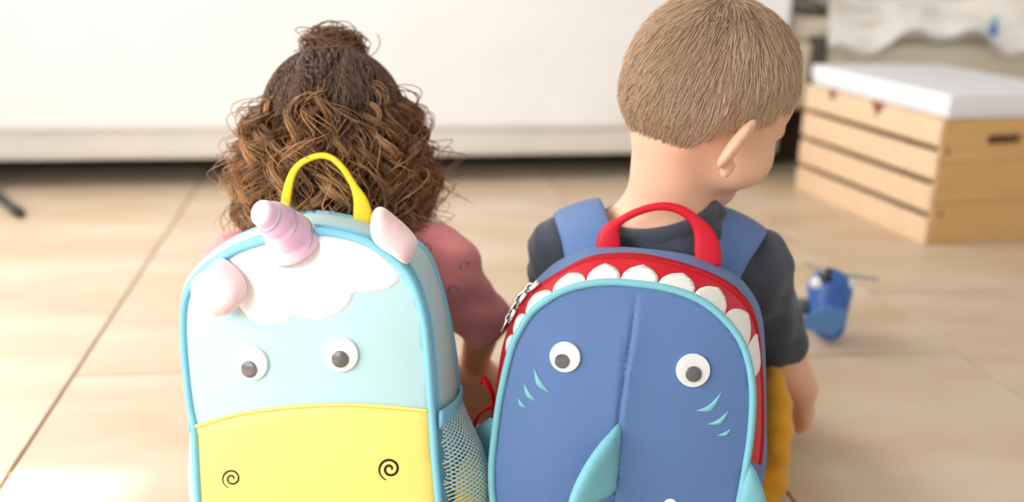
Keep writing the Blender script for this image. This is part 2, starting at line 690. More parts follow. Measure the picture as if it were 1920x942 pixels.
# cream bench with a shaggy throw, right of the bed
M_cream = mat('cream_upholstery', (214, 203, 180), rough=.9, var=.06, vscale=14, bump=.2, bscale=120)
M_shag = mat('white_shag', (250, 249, 247), rough=1.0, rgb2=(236, 226, 212), vscale=10, sheen=.3)
M_gap = mat('dark_grey_gap', (86, 80, 70), rough=.7)
b0 = bl + bx * (BLEN + .012) + by * .02
b0[2] = at(1480, 206, b0[1])[2]
bench = empty('bench', (b0 + bx * .7 + by * .3) * A_(1, 1, 0), 'cream upholstered bench behind the wooden crate, right of the bed', 'bench')


def benchbox(x0, x1, y0, y1, z0, z1, bev=0.0):
    return frame_box(b0 * A_(1, 1, 0) + bx * (x0 + x1) / 2 + by * (y0 + y1) / 2 + Z3 * (z0 + z1) / 2, bx, by, Z3, (x1 - x0, y1 - y0, z1 - z0), bev)


zb0, zb1 = b0[2], at(1600, 74, b0[1] + .03)[2]
add('underbench_shade', benchbox(.02, 1.48, .10, .14, .012, zb0), mat('dark_brown_shade', (52, 38, 26), rough=.7), bench, smooth=False, label='dark brown panel standing for the shade under the bench')  # added dark panel; its brown stands for shade below the bench
add('bench_base', benchbox(0, 1.5, 0, .62, zb0, zb1 - .01, .012), M_cream, bench)
add('gap_strip', benchbox(.058, .098, -.012, .02, zb0 + .055, zb1 + .005, .004), M_gap, bench, label='dark grey strip standing for the dark gap in the bench front')  # solid dark strip in place of a shaded gap
for x in (.22, 1.38):
    for y in (.1, .52):
        add('leg', benchbox(x, x + .05, y, y + .05, 0, zb0), M_dark, bench, smooth=False)
add('seat_cushion', benchbox(.0, 1.5, .01, .62, zb1 - .01, zb1 + .05, .02), M_cream, bench)
# throw: lumpy pile with tufts
rs = np.random.default_rng(5)
nx, ny = 90, 40
V = []
lump = [(rs.uniform(0, 1.45), rs.uniform(-.03, .5), rs.uniform(.03, .09), rs.uniform(.01, .04)) for _ in range(110)]
for i in range(nx):
    for j in range(ny):
        x = .1 + 1.36 * i / (nx - 1); y = -.03 + .55 * j / (ny - 1)
        z = zb1 + .055 + sum(a * math.exp(-((x - q) ** 2 + (y - w) ** 2) / (s * s)) for q, w, s, a in lump)
        ed = .02 * math.sin(11 * x) + .012 * math.sin(31 * x + 1)
        if j < 4:
            z = zb1 + .055 - (4 - j) * (.013 + ed * .3)
        V.append(b0 * A_(1, 1, 0) + bx * (x + .01 * math.sin(40 * y)) + by * y + Z3 * z)
V = np.array(V)
idx = lambda i, j: i * ny + j
G = [(idx(i, j), idx(i + 1, j), idx(i + 1, j + 1), idx(i, j + 1)) for i in range(nx - 1) for j in range(ny - 1)]
bot = V - Z3 * .012 + by * .004
top_n = len(V)
thr = (np.concatenate([V, bot]), G + [tuple(k + top_n for k in reversed(q)) for q in G])
throw = empty('throw_blanket', V[idx(45, 20)], 'white shaggy throw heaped on the bench at the top right', 'blanket')
add('throw_cloth', thr, M_shag, throw)
ii = rs.integers(0, len(V), 2600)
base = V[ii] + rs.normal(0, .006, (2600, 3))
dirs = rs.normal(0, 1, (2600, 3)) * .6 + A_(0, -.6, .5); dirs /= np.linalg.norm(dirs, axis=1)[:, None]
tt = np.linspace(0, 1, 5)
pp = base[:, None] + dirs[:, None] * (tt[None, :, None] * rs.uniform(.012, .03, (2600, 1, 1))) + A_(0, 0, -1) * (tt ** 2 * .01)[None, :, None]
sv, sq, sc_ = strands(pp, np.full((2600, 5), .0016) * (1 - .7 * tt)[None], np.full((2600, 5, 3), .85))
tag(add('pile', (sv, sq), M_shag, throw), kind='stuff')
# small blue peg figure on the throw edge
M_blue_small = mat('blue_plastic', (58, 118, 176), rough=.35)
M_teal_small = mat('teal_plastic', (120, 185, 205), rough=.35)
_k = int(np.argmin([np.linalg.norm(np.array([np.dot(p - EYE, CR), -np.dot(p - EYE, CU)]) / np.dot(p - EYE, FWD) * F + A_(960, 471) - A_(1862, 62)) for p in V]))
pb = V[_k] - Z3 * .001
peg = empty('peg_doll', pb, 'small blue peg figure standing against the white shaggy throw', 'toy')
add('peg_body', lathe([(.004, 0), (.011, .001), (.012, .01), (.010, .022), (.006, .032), (.004, .034)], pb, Z3, 18), M_blue_small, peg)
add('peg_head', lathe([(.002, .031), (.006, .033), (.0085, .039), (.008, .045), (.004, .050), (.0005, .0515)], pb, Z3, 18), M_teal_small, peg)

# white ball under the bed
wb = onz(1453, 281, .018)
M_ball = mat('white_rubber', (232, 230, 228), rough=.6)
ball = add('ball', lathe([(.024 * math.sin(a), .024 - .024 * math.cos(a)) for a in np.linspace(.05, 3.09, 14)], (wb[0], wb[1], 0), Z3, 24), M_ball)
tag(ball, 'small white ball on the dark floor under the bed edge', 'ball')

# ================================================================== THE CRATE
M_pine = mat('pale_pine', (240, 213, 182), rough=.6, rgb2=(228, 194, 156), vscale=22, stretch=(.25, 4, 4), detail=5, bump=.1, bscale=200)
M_pine2 = mat('yellow_pine', (222, 180, 120), rough=.6, rgb2=(210, 164, 102), vscale=20, stretch=(.25, .25, 5), detail=5, bump=.1, bscale=200)
M_knot = mat('pine_knot', (158, 84, 54), rough=.7, rgb2=(120, 60, 40), vscale=200)
M_box = mat('white_card', (236, 237, 242), rough=.7)
O = onz(1739, 459, 0)
CA = math.radians(16.2)
cx_, cy_ = A_(math.cos(CA), math.sin(CA), 0), A_(-math.sin(CA), math.cos(CA), 0)     # along the end panel, along the slats
CL = float(np.linalg.norm(onz(1494, 352, 0) - O)) * 1.0
CW, CH_ = .30, .262
crate = empty('wooden_crate', O + cx_ * CW / 2 + cy_ * CL / 2, 'pale pine slatted crate standing on the tiles beside the bed', 'crate')


def crbox(x0, x1, y0, y1, z0, z1, bev=.0015):
    return frame_box(O + cx_ * (x0 + x1) / 2 + cy_ * (y0 + y1) / 2 + Z3 * (z0 + z1) / 2, cx_, cy_, Z3, (x1 - x0, y1 - y0, z1 - z0), bev, 1)


TE = .014
ph_ = CH_ / 3
for yy in (0, CL - TE):
    for k in range(3):
        z0 = k * ph_
        if k == 2:       # the top plank carries the hand hole
            sl_ = []
            for sgn, a0 in ((1, -math.pi / 2), (-1, math.pi / 2)):
                sl_ += [(CW / 2 + sgn * .036 + .0105 * math.cos(a0 + t), ph_ * .50 + .0105 * math.sin(a0 + t)) for t in np.linspace(0, math.pi, 9)]
            rect = [(0, 0), (CW, 0), (CW, ph_ - .001), (0, ph_ - .001)]
            p2, t2 = fill(rect, .03, [sl_])
            mk = lambda y: np.array([O + cx_ * a + cy_ * y + Z3 * (z0 + b) for a, b in p2])
            add('plank', solid(p2, t2, mk(yy), mk(yy + TE)), M_pine2, crate, smooth=False)
        else:
            add('plank', crbox(0, CW, yy, yy + TE, z0, z0 + ph_ - .001), M_pine2, crate, smooth=False)
SH = .056
gap = (CH_ - 4 * SH) / 3
slat1 = None
for xx in (-.011, CW):
    for k in range(4):
        z0 = k * (SH + gap)
        s = add('slat', crbox(xx, xx + .011, 0, CL, z0, z0 + SH), M_pine, crate, smooth=False)
        if k == 3 and xx < 0:
            slat1 = s
for fy, r in ((.77, .011), (.42, .016)):
    c = O - cx_ * .0112 + cy_ * (CL * fy) + Z3 * (CH_ - .012)
    pts = spl([(-r * 1.5, .011), (0, .0118), (r * 1.5, .011), (r * .8, -.004), (0, -r * 1.1), (-r * .8, -.002)], 4, True)
    p2, t2 = fill(pts, .006)
    mk = lambda w: np.array([c + cy_ * a + Z3 * b - cx_ * w for a, b in p2])
    add('knot', solid(p2, t2, mk(-.0002), mk(.0004)), M_knot, slat1, smooth=False, label='reddish brown knot')
for y in (.05, .16, .27, .36):
    if y + .09 < CL:
        add('floor_slat', crbox(.0, CW, y, y + .08, .008, .018), M_pine, crate, smooth=False)
for (a, b) in ((.012, .195), (.02, .065)):
    kc = O + cx_ * a - cy_ * .0004 + Z3 * b
    add('knot', lathe([(.0055, 0), (.0055, .0006)], kc, -cy_, 14), M_knot, crate, smooth=False, label='small dark knot')
# flat white box on the crate
cb = O + Z3 * (CH_ + .0005)
wbx = empty('white_box', cb + cx_ * CW / 2 + cy_ * CL / 2, 'flat white lidded box lying on top of the pine crate', 'box')


def wbox(x0, x1, y0, y1, z0, z1, bev=.002):
    return frame_box(cb + cx_ * (x0 + x1) / 2 + cy_ * (y0 + y1) / 2 + Z3 * (z0 + z1) / 2, cx_, cy_, Z3, (x1 - x0, y1 - y0, z1 - z0), bev, 2)


add('box_body', wbox(.004, CW + .06, .004, CL - .004, 0, .036), M_box, wbx, smooth=False)
add('box_lid', wbox(.0, CW + .064, .0, CL, .014, .048), M_box, wbx, smooth=False)

# dark metal rod at the left edge
M_rod = mat('dark_grey_metal', (78, 80, 84), rough=.45, metal=.6)
ra, rb = onz(36, 398, .011), onz(-30, 345, .011)
rod = tube(np.array([ra + (rb - ra) * t for t in np.linspace(0, 1, 8)]), .0085, 12)
rodo = empty('metal_leg', (ra + rb) / 2 * A_(1, 1, 0), 'dark grey metal leg end on the tiles at the left edge', 'metal leg')
add('rod', rod, M_rod, rodo)
add('rubber_cap', tube(np.array([ra + (rb - ra) * t for t in (-.05, -.04, .0, .09, .1)]), [.004, .0095, .0105, .0105, .009], 14), mat('dark_rubber', (60, 60, 62), rough=.8), rodo)


# ================================================================== BACKPACKS
class Pack:
    """a pack's front panel: plane with a bulge; pixels of the panel are carried onto it"""

    def __init__(s, px, py, Y, yaw, tilt, bulge, half):
        s.o = at(px, py, Y)
        y, t = math.radians(yaw), math.radians(tilt)
        s.ex = A_(math.cos(y), -math.sin(y), 0)
        h = A_(-math.sin(y), -math.cos(y), 0)
        s.n = h * math.cos(t) + Z3 * math.sin(t)
        s.ey = np.cross(s.n, s.ex)
        s.b, s.half = bulge, half

    def B(s, uv):
        uv = np.asarray(uv, float)
        a = np.clip(np.abs(uv[..., 0] / s.half[0]), 0, 1)
        c = np.clip(np.abs(uv[..., 1] / s.half[1]), 0, 1)
        return s.b * (1 - a ** 2.4) * (1 - c ** 3)

    def uv(s, px, py, w=0.0, bulge=True):
        d = ray(px, py)
        ww = w
        for _ in range(5):
            t = np.dot(s.o + s.n * ww - EYE, s.n) / np.dot(d, s.n)
            q = EYE + d * t - s.o
            r = A_(np.dot(q, s.ex), np.dot(q, s.ey))
            ww = w + (float(s.B(r)) if bulge else 0)
        return r

    def UV(s, pts, w=0.0, bulge=True):
        return np.array([s.uv(p[0], p[1], w, bulge) for p in pts])

    def P(s, uv, w=0.0, bulge=True):
        uv = np.asarray(uv, float)
        w = np.asarray(w, float) + (s.B(uv) if bulge else 0)
        return s.o + uv[..., :1] * s.ex + uv[..., 1:2] * s.ey + np.asarray(w)[..., None] * s.n

    def patch(s, poly_uv, w0, w1, step=.006, round_=0.0):
        p2, t2 = fill(poly_uv, step)
        top = np.full(len(p2), w1, float)
        if round_:
            d = np.clip(polydist(p2, np.asarray(poly_uv)) / round_, 0, 1)
            top = w0 + (w1 - w0) * (np.sqrt(1 - (1 - d) ** 2) * .85 + .15)
        return solid(p2, t2, s.P(p2, top), s.P(p2, np.full(len(p2), w0)))

    def pillow(s, px, w, thick, step=.004, edge=.012, smooth=5):
        """stuffed shape from an outline in the picture; w one height or one per outline point"""
        w = np.full(len(px), w, float) if np.isscalar(w) else np.asarray(w, float)
        pw = spl(np.concatenate([np.asarray(px, float), w[:, None]], 1), smooth, True) if smooth > 1 else np.concatenate([np.asarray(px, float), w[:, None]], 1)
        uv = np.array([s.uv(a, b, c) for a, b, c in pw])
        p2, t2 = fill(uv, step)
        # height inside by inverse-distance blending of the outline heights
        D = np.linalg.norm(p2[:, None] - uv[None], axis=2) + 1e-6
        W = (1 / D ** 2.5)
        wi = (W * pw[:, 2]).sum(1) / W.sum(1)
        d = np.clip(polydist(p2, uv) / edge, 0, 1)
        pr = np.sqrt(np.clip(1 - (1 - d) ** 2, 0, 1))
        return solid(p2, t2, s.P(p2, wi + thick * pr * .6), s.P(p2, wi - thick * pr * .4))

    def line(s, px, w=0.0, n=6, bulge=True):
        q = spl(np.asarray(px, float), n)
        return s.P(s.UV(q, w, bulge), w, bulge)


def loft(rings):
    """rings: list of (n,3) closed loops"""
    n = len(rings[0])
    V = np.concatenate(rings)
    Fc = [(i * n + k, i * n + (k + 1) % n, (i + 1) * n + (k + 1) % n, (i + 1) * n + k) for i in range(len(rings) - 1) for k in range(n)]
    return V, Fc


def googly(pk, parent, px, py, rpx, ppx, ppy, prpx, mats, i):
    uv = pk.uv(px, py)
    sc = float(np.linalg.norm(pk.uv(px + 10, py) - uv)) / 10
    r = rpx * sc
    c = pk.P(uv, .0005)
    e1 = pk.P(uv + A_(.004, 0)) - pk.P(uv - A_(.004, 0)); e2 = pk.P(uv + A_(0, .004)) - pk.P(uv - A_(0, .004))
    n = np.cross(e1, e2); n /= np.linalg.norm(n)
    eye = add('eye', lathe([(r * .96, -.003), (r, 0), (r, .0022), (r * .97, .003), (r * .9, .0031), (r * .5, .0031), (.0003, .0031)], c, n, 40), mats[0], parent, angle=40, label='white googly eye')
    pc = pk.P(pk.uv(ppx, ppy), .0005)
    pc = pc - n * np.dot(pc - c, n)
    pr = prpx * sc
    add('pupil', lathe([(pr, .0032), (pr, .0043), (pr * .93, .0047), (.0003, .0047)], pc, n, 28), mats[1], eye, angle=40, label='grey pupil')
    dome = [(r * .93, .0032)] + [(r * .93 * math.cos(a), .0032 + r * .26 * math.sin(a)) for a in np.linspace(.15, 1.5, 8)] + [(.0003, .0032 + r * .262)]
    add('clear_dome', lathe(dome, c, n, 40), mats[2], eye)


M_eye = mat('white_eye_plastic', (238, 239, 240), rough=.35)
M_pupil = mat('grey_pupil_plastic', (88, 89, 90), rough=.2, spec=.6)
M_dome = clear_mat('clear_plastic')

# ------------------------------------------------------------------ the unicorn pack
M_aqua = mat('pale_aqua_fabric', (178, 214, 219), rough=.55, bump=.12, bscale=900, sheen=.15, var=.02, vscale=12)
M_sky = mat('sky_blue_piping', (128, 198, 224), rough=.55, bump=.1, bscale=700)
M_yel = mat('yellow_vinyl', (250, 226, 124), rough=.45, bump=.08, bscale=500)
M_white = mat('white_vinyl', (243, 243, 246), rough=.5)
M_pinkp = mat('pale_pink_plush', (248, 220, 220), rough=.95, bump=.5, bscale=700, sheen=.5, rgb2=(246, 210, 212), vscale=60)
M_horn = mat('lilac_pink_satin', (247, 224, 234), rough=.45, rgb2=(232, 176, 214), vscale=26, sheen=.2)
M_thread = mat('grey_lilac_thread', (178, 172, 196), rough=.5)
M_black = mat('black_print', (28, 24, 18), rough=.6)
M_hyel = mat('yellow_webbing', (244, 208, 40), rough=.6, bump=.2, bscale=600)

up = Pack(590, 700, .83, 7.5, 9, .016, (.125, .165))
FU = [(378, 1004), (373, 941), (369, 870), (365, 800), (357, 760), (350, 700), (345, 640), (345, 585), (352, 550), (372, 520), (402, 494), (446, 468), (493, 452), (540, 440), (580, 434),
      (627, 437), (681, 451), (717, 472), (753, 500), (778, 541), (795, 600), (803, 673), (808, 745), (812, 800), (817, 872), (823, 941), (824, 1000), (806, 1016), (720, 1022), (600, 1026), (470, 1026), (398, 1020)]
RU = [(404, 968), (398, 920), (392, 870), (384, 800), (374, 730), (366, 670), (358, 610), (354, 565), (360, 528), (384, 494), (414, 468), (450, 446), (496, 427), (545, 409), (594, 401),
      (636, 406), (692, 419), (740, 436), (790, 464), (816, 512), (838, 592), (851, 668), (858, 730), (862, 800), (866, 870), (868, 925), (866, 962), (850, 976), (740, 982), (610, 986), (490, 986), (420, 982)]
fu = up.UV(FU)
DU = .082
ru = up.UV(RU, -DU, False)
unib = up.P(fu, 0.0)
root_u = empty('backpack', (up.o + up.ey * fu[:, 1].min() - up.n * .04) * A_(1, 1, 0), 'pale blue backpack with a unicorn face, pink horn and yellow muzzle on the curly-haired child', 'backpack')
NU = 160
fuv = spl(fu, 8, True); ruv = spl(ru, 8, True)      # same number of points: matched one to one
F3 = up.P(fuv, 0.0); R3 = up.P(ruv, -DU, False)
rings = []
cen = F3.mean(0)
for s in np.linspace(0, 1, 9):
    q = F3 * (1 - s) + R3 * s
    out = q - q.mean(0)
    out /= np.linalg.norm(out, axis=1)[:, None]
    rings.append(q + out * (.006 * math.sin(math.pi * s)))
add('gusset', loft(rings), M_aqua, root_u)
p2, t2 = fill(ruv, .012)
add('back_panel', solid(p2, t2, up.P(p2, -DU + .001, False), up.P(p2, -DU - .004, False)), M_aqua, root_u)
add('front_panel', up.patch(fuv, -.002, .0006, .006), M_aqua, root_u)
add('front_piping', tube(F3 + up.n * .001, .0036, 10, True), M_sky, root_u, label='sky blue piping')
add('rear_piping', tube(R3, .0036, 10, True), M_sky, root_u, label='sky blue piping')
q = rings[1]
add('zip', tube(q + up.n * 0, .0022, 8, True), M_sky, root_u, label='sky blue zip')
# yellow muzzle
MZ = [(366, 798), (440, 777), (520, 765), (600, 759), (660, 758), (740, 763), (809, 770)]
top = spl(up.UV(MZ), 8)
rest = [i for i in range(len(fuv)) if fuv[i][1] < np.interp(fuv[i][0], top[:, 0], top[:, 1]) - .002]
ib = fuv[rest]
low = ib[np.argsort(np.arctan2(ib[:, 1] - top[:, 1].mean() - .0, ib[:, 0] - ib[:, 0].mean()))]
# outline order: right edge downwards, bottom, left edge upwards
rgt = ib[(ib[:, 0] > .0) & (ib[:, 1] > fuv[:, 1].min() + .02)]; rgt = rgt[np.argsort(-rgt[:, 1])]
lft = ib[(ib[:, 0] <= .0) & (ib[:, 1] > fuv[:, 1].min() + .02)]; lft = lft[np.argsort(lft[:, 1])]
btm = ib[ib[:, 1] <= fuv[:, 1].min() + .02]; btm = btm[np.argsort(-btm[:, 0])]
mz = np.concatenate([top, rgt, btm, lft])
mz = mz * A_(.985, 1) + A_(0, .0)
muz = add('muzzle_panel', up.patch(mz, 0.0, .0028, .006, .004), M_yel, root_u, label='yellow muzzle panel')
add('muzzle_trim', tube(up.P(top * A_(.985, 1), .0022), .0016, 8), M_yel, muz)
# nostril spirals
for (cx, cy, r, w) in ((435, 898, 19, 2.0), (731, 880, 22, 2.6)):
    pts = []
    for a in np.linspace(0, 1, 60):
        th = 1.9 + a * 2 * math.pi * 1.75
        rr = r * (1 - .86 * a)
        pts.append((cx + rr * math.cos(th), cy + rr * math.sin(th) * .98))
    L = up.UV(pts, .0028)
    rr = w * .00044 * np.concatenate([np.linspace(.45, 1, 12), np.ones(38), np.linspace(1, .7, 10)])
    add('nostril_spiral', tube(up.P(L, .0029), rr, 8, nrm=up.n, r2=.0004), M_black, muz, label='black spiral nostril')
# white forelock
arc = [(452, 472), (493, 458), (540, 446), (580, 440), (627, 443), (681, 457), (717, 478), (758, 520)]
scal = [[(758, 520), (738, 538), (708, 548), (668, 549)], [(668, 549), (655, 574), (630, 592), (595, 600), (556, 592)],
        [(556, 592), (535, 604), (505, 610), (472, 602), (446, 574)], [(446, 574), (436, 552), (424, 520), (430, 490), (452, 472)]]
fl_ = np.concatenate([spl(up.UV(arc), 5)[:-1]] + [spl(up.UV(x), 6)[:-1] for x in scal])
add('forelock', up.patch(fl_, .0, .0022, .005, .003), M_white, root_u, label='white cloud-shaped forelock panel')
# ears
ear_l = [(416, 484), (388, 503), (360, 527), (359, 552), (378, 580), (405, 595), (436, 585), (458, 560), (462, 535), (448, 508)]
ear_r = [(716, 388), (699, 398), (694, 432), (704, 458), (736, 480), (763, 496), (776, 474), (783, 452), (768, 430), (744, 408)]
add('ear', up.pillow(ear_l, [.006, .012, .018, .022, .022, .02, .018, .014, .01, .007], .022, .004, .014, 3), M_pinkp, root_u, label='pale pink plush ear')
add('ear', up.pillow(ear_r, [.0, -.004, .0, .006, .008, .006, .002, -.004, -.008, -.006], .02, .004, .014, 3), M_pinkp, root_u, label='pale pink plush ear')
# horn
hb, ht = up.P(up.uv(552, 462), -.004), up.P(up.uv(483, 397, .045), .045)
path = np.array([hb + (ht - hb) * t + up.ey * .006 * math.sin(math.pi * t) for t in np.linspace(0, 1, 30)])
rr = []
for t in np.linspace(0, 1, 30):
    r = .0245 * (1 - t) + .0098 * t
    r *= 1 - .055 * abs(math.sin(t * math.pi * 3.2)) ** 6
    if t > .93: r *= math.sqrt(max(.02, 1 - ((t - .93) / .075) ** 2))
    rr.append(r)
horn = add('horn', tube(path, rr, 26), M_horn, root_u, label='lilac and pink stuffed horn')
ax = (ht - hb) / np.linalg.norm(ht - hb)
e1 = np.cross(ax, Z3); e1 /= np.linalg.norm(e1); e2 = np.cross(ax, e1)
sp = []
for t in np.linspace(.02, .9, 90):
    r = (.0245 * (1 - t) + .0098 * t) * .975
    a = t * 2 * math.pi * 3.2 + 1
    sp.append(hb + (ht - hb) * t + up.ey * .006 * math.sin(math.pi * t) + (e1 * math.cos(a) + e2 * math.sin(a)) * r)
add('spiral_thread', tube(np.array(sp), .0007, 6), M_thread, horn, label='grey lilac thread spiral')
googly(up, root_u, 473, 680, 31, 471, 691, 14.5, (M_eye, M_pupil, M_dome), 0)
googly(up, root_u, 640, 664, 33, 640, 672, 15.5, (M_eye, M_pupil, M_dome), 1)
# handle
hp = [(533, 412), (537, 370), (546, 332), (561, 309), (584, 296), (606, 292), (626, 299), (646, 320), (663, 348), (675, 374), (680, 398), (681, 418)]
hw = [9, 10, 8, 6.5, 6, 6, 6, 6.5, 7.5, 14, 19, 20]
hq = spl(np.concatenate([np.array(hp, float), np.array(hw)[:, None]], 1), 6)
Hh = up.P(up.UV(hq[:, :2], -.072, False), -.072, False)
add('carry_handle', tube(Hh, hq[:, 2] * .00048, 12, nrm=up.n, r2=.0022), M_hyel, root_u, label='yellow webbing carry handle')


for pts in ([(735, 452, .925), (738, 446, .945), (742, 441, .97), (746, 440, 1.0), (748, 446, 1.03), (750, 470, 1.06), (748, 540, 1.095), (742, 640, 1.09), (738, 740, 1.03), (738, 800, .94)],
            [(520, 452, .94), (516, 446, .96), (512, 441, .985), (508, 440, 1.01), (506, 446, 1.04), (504, 470, 1.07), (504, 540, 1.10), (508, 640, 1.10), (512, 740, 1.04), (514, 800, .955)]):
    q = spl(np.array([at(a, b, c) for a, b, c in pts]), 6)
    T = np.gradient(q, axis=0); T /= np.linalg.norm(T, axis=1)[:, None]
    add('shoulder_strap', tube(q, .017, 14, nrm=np.cross(T, np.broadcast_to(up.ex, T.shape)), r2=.0035), M_aqua, root_u)


# mesh side pockets
def pocket(side):
    sg = 1 if side == 'r' else -1
    fpx = [(818, 778), (822, 850), (824, 920), (822, 1000)] if sg > 0 else [(362, 790), (368, 860), (373, 930), (380, 1000)]
    rpx = [(857, 726), (863, 810), (867, 900), (864, 976)] if sg > 0 else [(382, 760), (392, 850), (398, 920), (404, 980)]
    f3 = up.P(spl(up.UV(fpx), 8), 0.0); r3 = up.P(spl(up.UV(rpx, -DU, False), 8), -DU, False)
    f3 = resample(f3, 40); r3 = resample(r3, 40)
    bul = .034 if sg > 0 else .012

    def S(a, b, extra=0.0):
        i = np.clip(b, 0, 1) * 39
        k = np.arange(40)
        fr = np.stack([np.interp(i, k, f3[:, c]) for c in range(3)], -1)
        re = np.stack([np.interp(i, k, r3[:, c]) for c in range(3)], -1)
        g = .08 + .92 * np.sin(np.pi / 2 * np.clip(b / .65, 0, 1)) * np.clip((1.25 - b) / .5, 0, 1)
        h = np.sin(np.pi * np.clip(a, 0, 1)) ** .8
        return fr * (1 - a)[..., None] + re * a[..., None] + up.ex * sg * ((bul * g + extra) * h + .003)[..., None]
    pock = add('pocket_band', tube(S(np.linspace(0, 1, 24), np.full(24, .04)), .0085 if sg > 0 else .006, 10, nrm=up.ex, r2=.0022), M_sky, root_u, label='sky blue pocket edge band')
    parts = []
    nl = 15
    for d in (-1, 1):
        for k in range(-nl, nl * 2):
            b = np.linspace(.06, 1, 60)
            a = (k / nl * 1.0) * 1.0 + d * (b - .06) * 1.9
            a = a if d > 0 else a
            ok = (a >= 0) & (a <= 1)
            if ok.sum() < 3:
                continue
            parts.append(tube(S(a[ok], b[ok]), .00075, 4, cap=False))
    o = add('pocket_net', join(*parts), M_aqua, root_u, label='pale aqua net side pocket')
    tag(o, kind='stuff')
    return S


SR = pocket('r')
pocket('l')
# bundle in the right pocket
M_bun = mat('yellow_print_cloth', (250, 206, 60), rough=.8, rgb2=(244, 176, 120), vscale=40, bump=.2, bscale=200)
for n_ in M_bun.node_tree.nodes:
    if n_.type == 'VALTORGB':
        n_.color_ramp.elements[0].position, n_.color_ramp.elements[1].position = .26, .36
gb, ga = np.meshgrid(np.linspace(-1, 1, 31), np.linspace(-1, 1, 21), indexing='ij')
rr_ = np.sqrt(np.clip(1 - np.maximum(np.abs(gb) ** 2.6 + np.abs(ga) ** 2.6 * .999, 0), 0, 1))
aa, bb = (.56 + .36 * ga).ravel(), (.70 + .29 * gb).ravel()
So = SR(aa, bb) - up.ex * .0016
wob = .0012 * np.sin(bb * 40 + aa * 17)
keep = rr_.ravel()
outer = So - up.ex * ((1 - keep) * .012 + wob * .5 + .0006)[:, None]
inner = So - up.ex * (.012 + .012 * keep)[:, None]
bq = []
for i in range(30):
    for j in range(20):
        k0, k1, k2, k3 = i * 21 + j, (i + 1) * 21 + j, (i + 1) * 21 + j + 1, i * 21 + j + 1
        if max(keep[[k0, k1, k2, k3]]) > 0:
            bq += [(k0, k1, k2, k3), (k0 + 651, k3 + 651, k2 + 651, k1 + 651)]
bv = np.concatenate([outer, inner])
tag(add('cloth_bundle', (bv, bq), M_bun), 'yellow printed cloth bundle inside the net side pocket of the unicorn backpack', 'cloth')

# ------------------------------------------------------------------ the shark pack
M_blue = mat('denim_blue_fabric', (85, 117, 168), rough=.6, bump=.15, bscale=900, sheen=.1, var=.03, vscale=10)
M_turq = mat('turquoise_fabric', (122, 190, 203), rough=.6, bump=.12, bscale=800)
M_red = mat('red_fabric', (204, 8, 38), rough=.5, bump=.1, bscale=800)
M_redd = mat('dark_red_zip', (176, 4, 28), rough=.6, bump=.3, bscale=1200)
M_tooth = mat('white_felt', (240, 240, 236), rough=.8)
M_silver = mat('silver_metal', (200, 198, 194), rough=.25, metal=1.0)
M_navy = mat('dark_purple', (60, 40, 62), rough=.8)
sp_ = Pack(1172, 760, .825, 6.5, 10, .016, (.125, .15))
FS = [(935, 985), (924, 932), (922, 885), (924, 850), (930, 797), (938, 744), (951, 684), (965, 638), (993, 590), (1022, 565), (1057, 545), (1100, 533), (1146, 529),
      (1192, 532), (1238, 538), (1280, 549), (1316, 565), (1347, 588), (1376, 619), (1394, 650), (1406, 691), (1411, 737), (1410, 779), (1406, 825), (1400, 864), (1392, 910), (1380, 965), (1362, 1002), (1310, 1018), (1170, 1026), (1030, 1022), (960, 1012)]
MS = [(948, 975), (936, 925), (934, 880), (934, 845), (936, 790), (938, 735), (944, 676), (957, 622), (984, 566), (1012, 537), (1057, 507), (1105, 484), (1156, 477),
      (1206, 479), (1256, 489), (1300, 502), (1340, 518), (1374, 538), (1402, 568), (1416, 601), (1422, 650), (1426, 710), (1428, 770), (1428, 830), (1424, 870), (1416, 915), (1402, 960), (1376, 988), (1318, 1004), (1176, 1010), (1040, 1006), (970, 998)]
RS = [(966, 955), (956, 910), (954, 865), (954, 825), (954, 780), (954, 725), (958, 665), (968, 605), (992, 545), (1018, 514), (1050, 488), (1104, 466), (1160, 464),
      (1210, 468), (1262, 473), (1306, 482), (1348, 499), (1388, 523), (1414, 556), (1428, 594), (1433, 650), (1434, 710), (1434, 770), (1436, 825), (1436, 870), (1428, 910), (1412, 948), (1384, 968), (1322, 984), (1180, 990), (1050, 986), (985, 976)]
D1, D2 = .045, .082
fs = spl(sp_.UV(FS), 8, True)
ms = spl(sp_.UV(MS, -D1, False), 8, True)
rsv = spl(sp_.UV(RS, -D2, False), 8, True)
F3 = sp_.P(fs, 0.0); M3 = sp_.P(ms, -D1, False); R3 = sp_.P(rsv, -D2, False)
root_s = empty('backpack', (sp_.o + sp_.ey * fs[:, 1].min() - sp_.n * .04) * A_(1, 1, 0), 'denim blue backpack with a shark face, red mouth and white teeth on the short-haired child', 'backpack')


def mid(a, b, n, bul):
    out = []
    for s in np.linspace(0, 1, n):
        q = a * (1 - s) + b * s
        d = q - q.mean(0); d /= np.linalg.norm(d, axis=1)[:, None]
        out.append(q + d * bul * math.sin(math.pi * s))
    return out


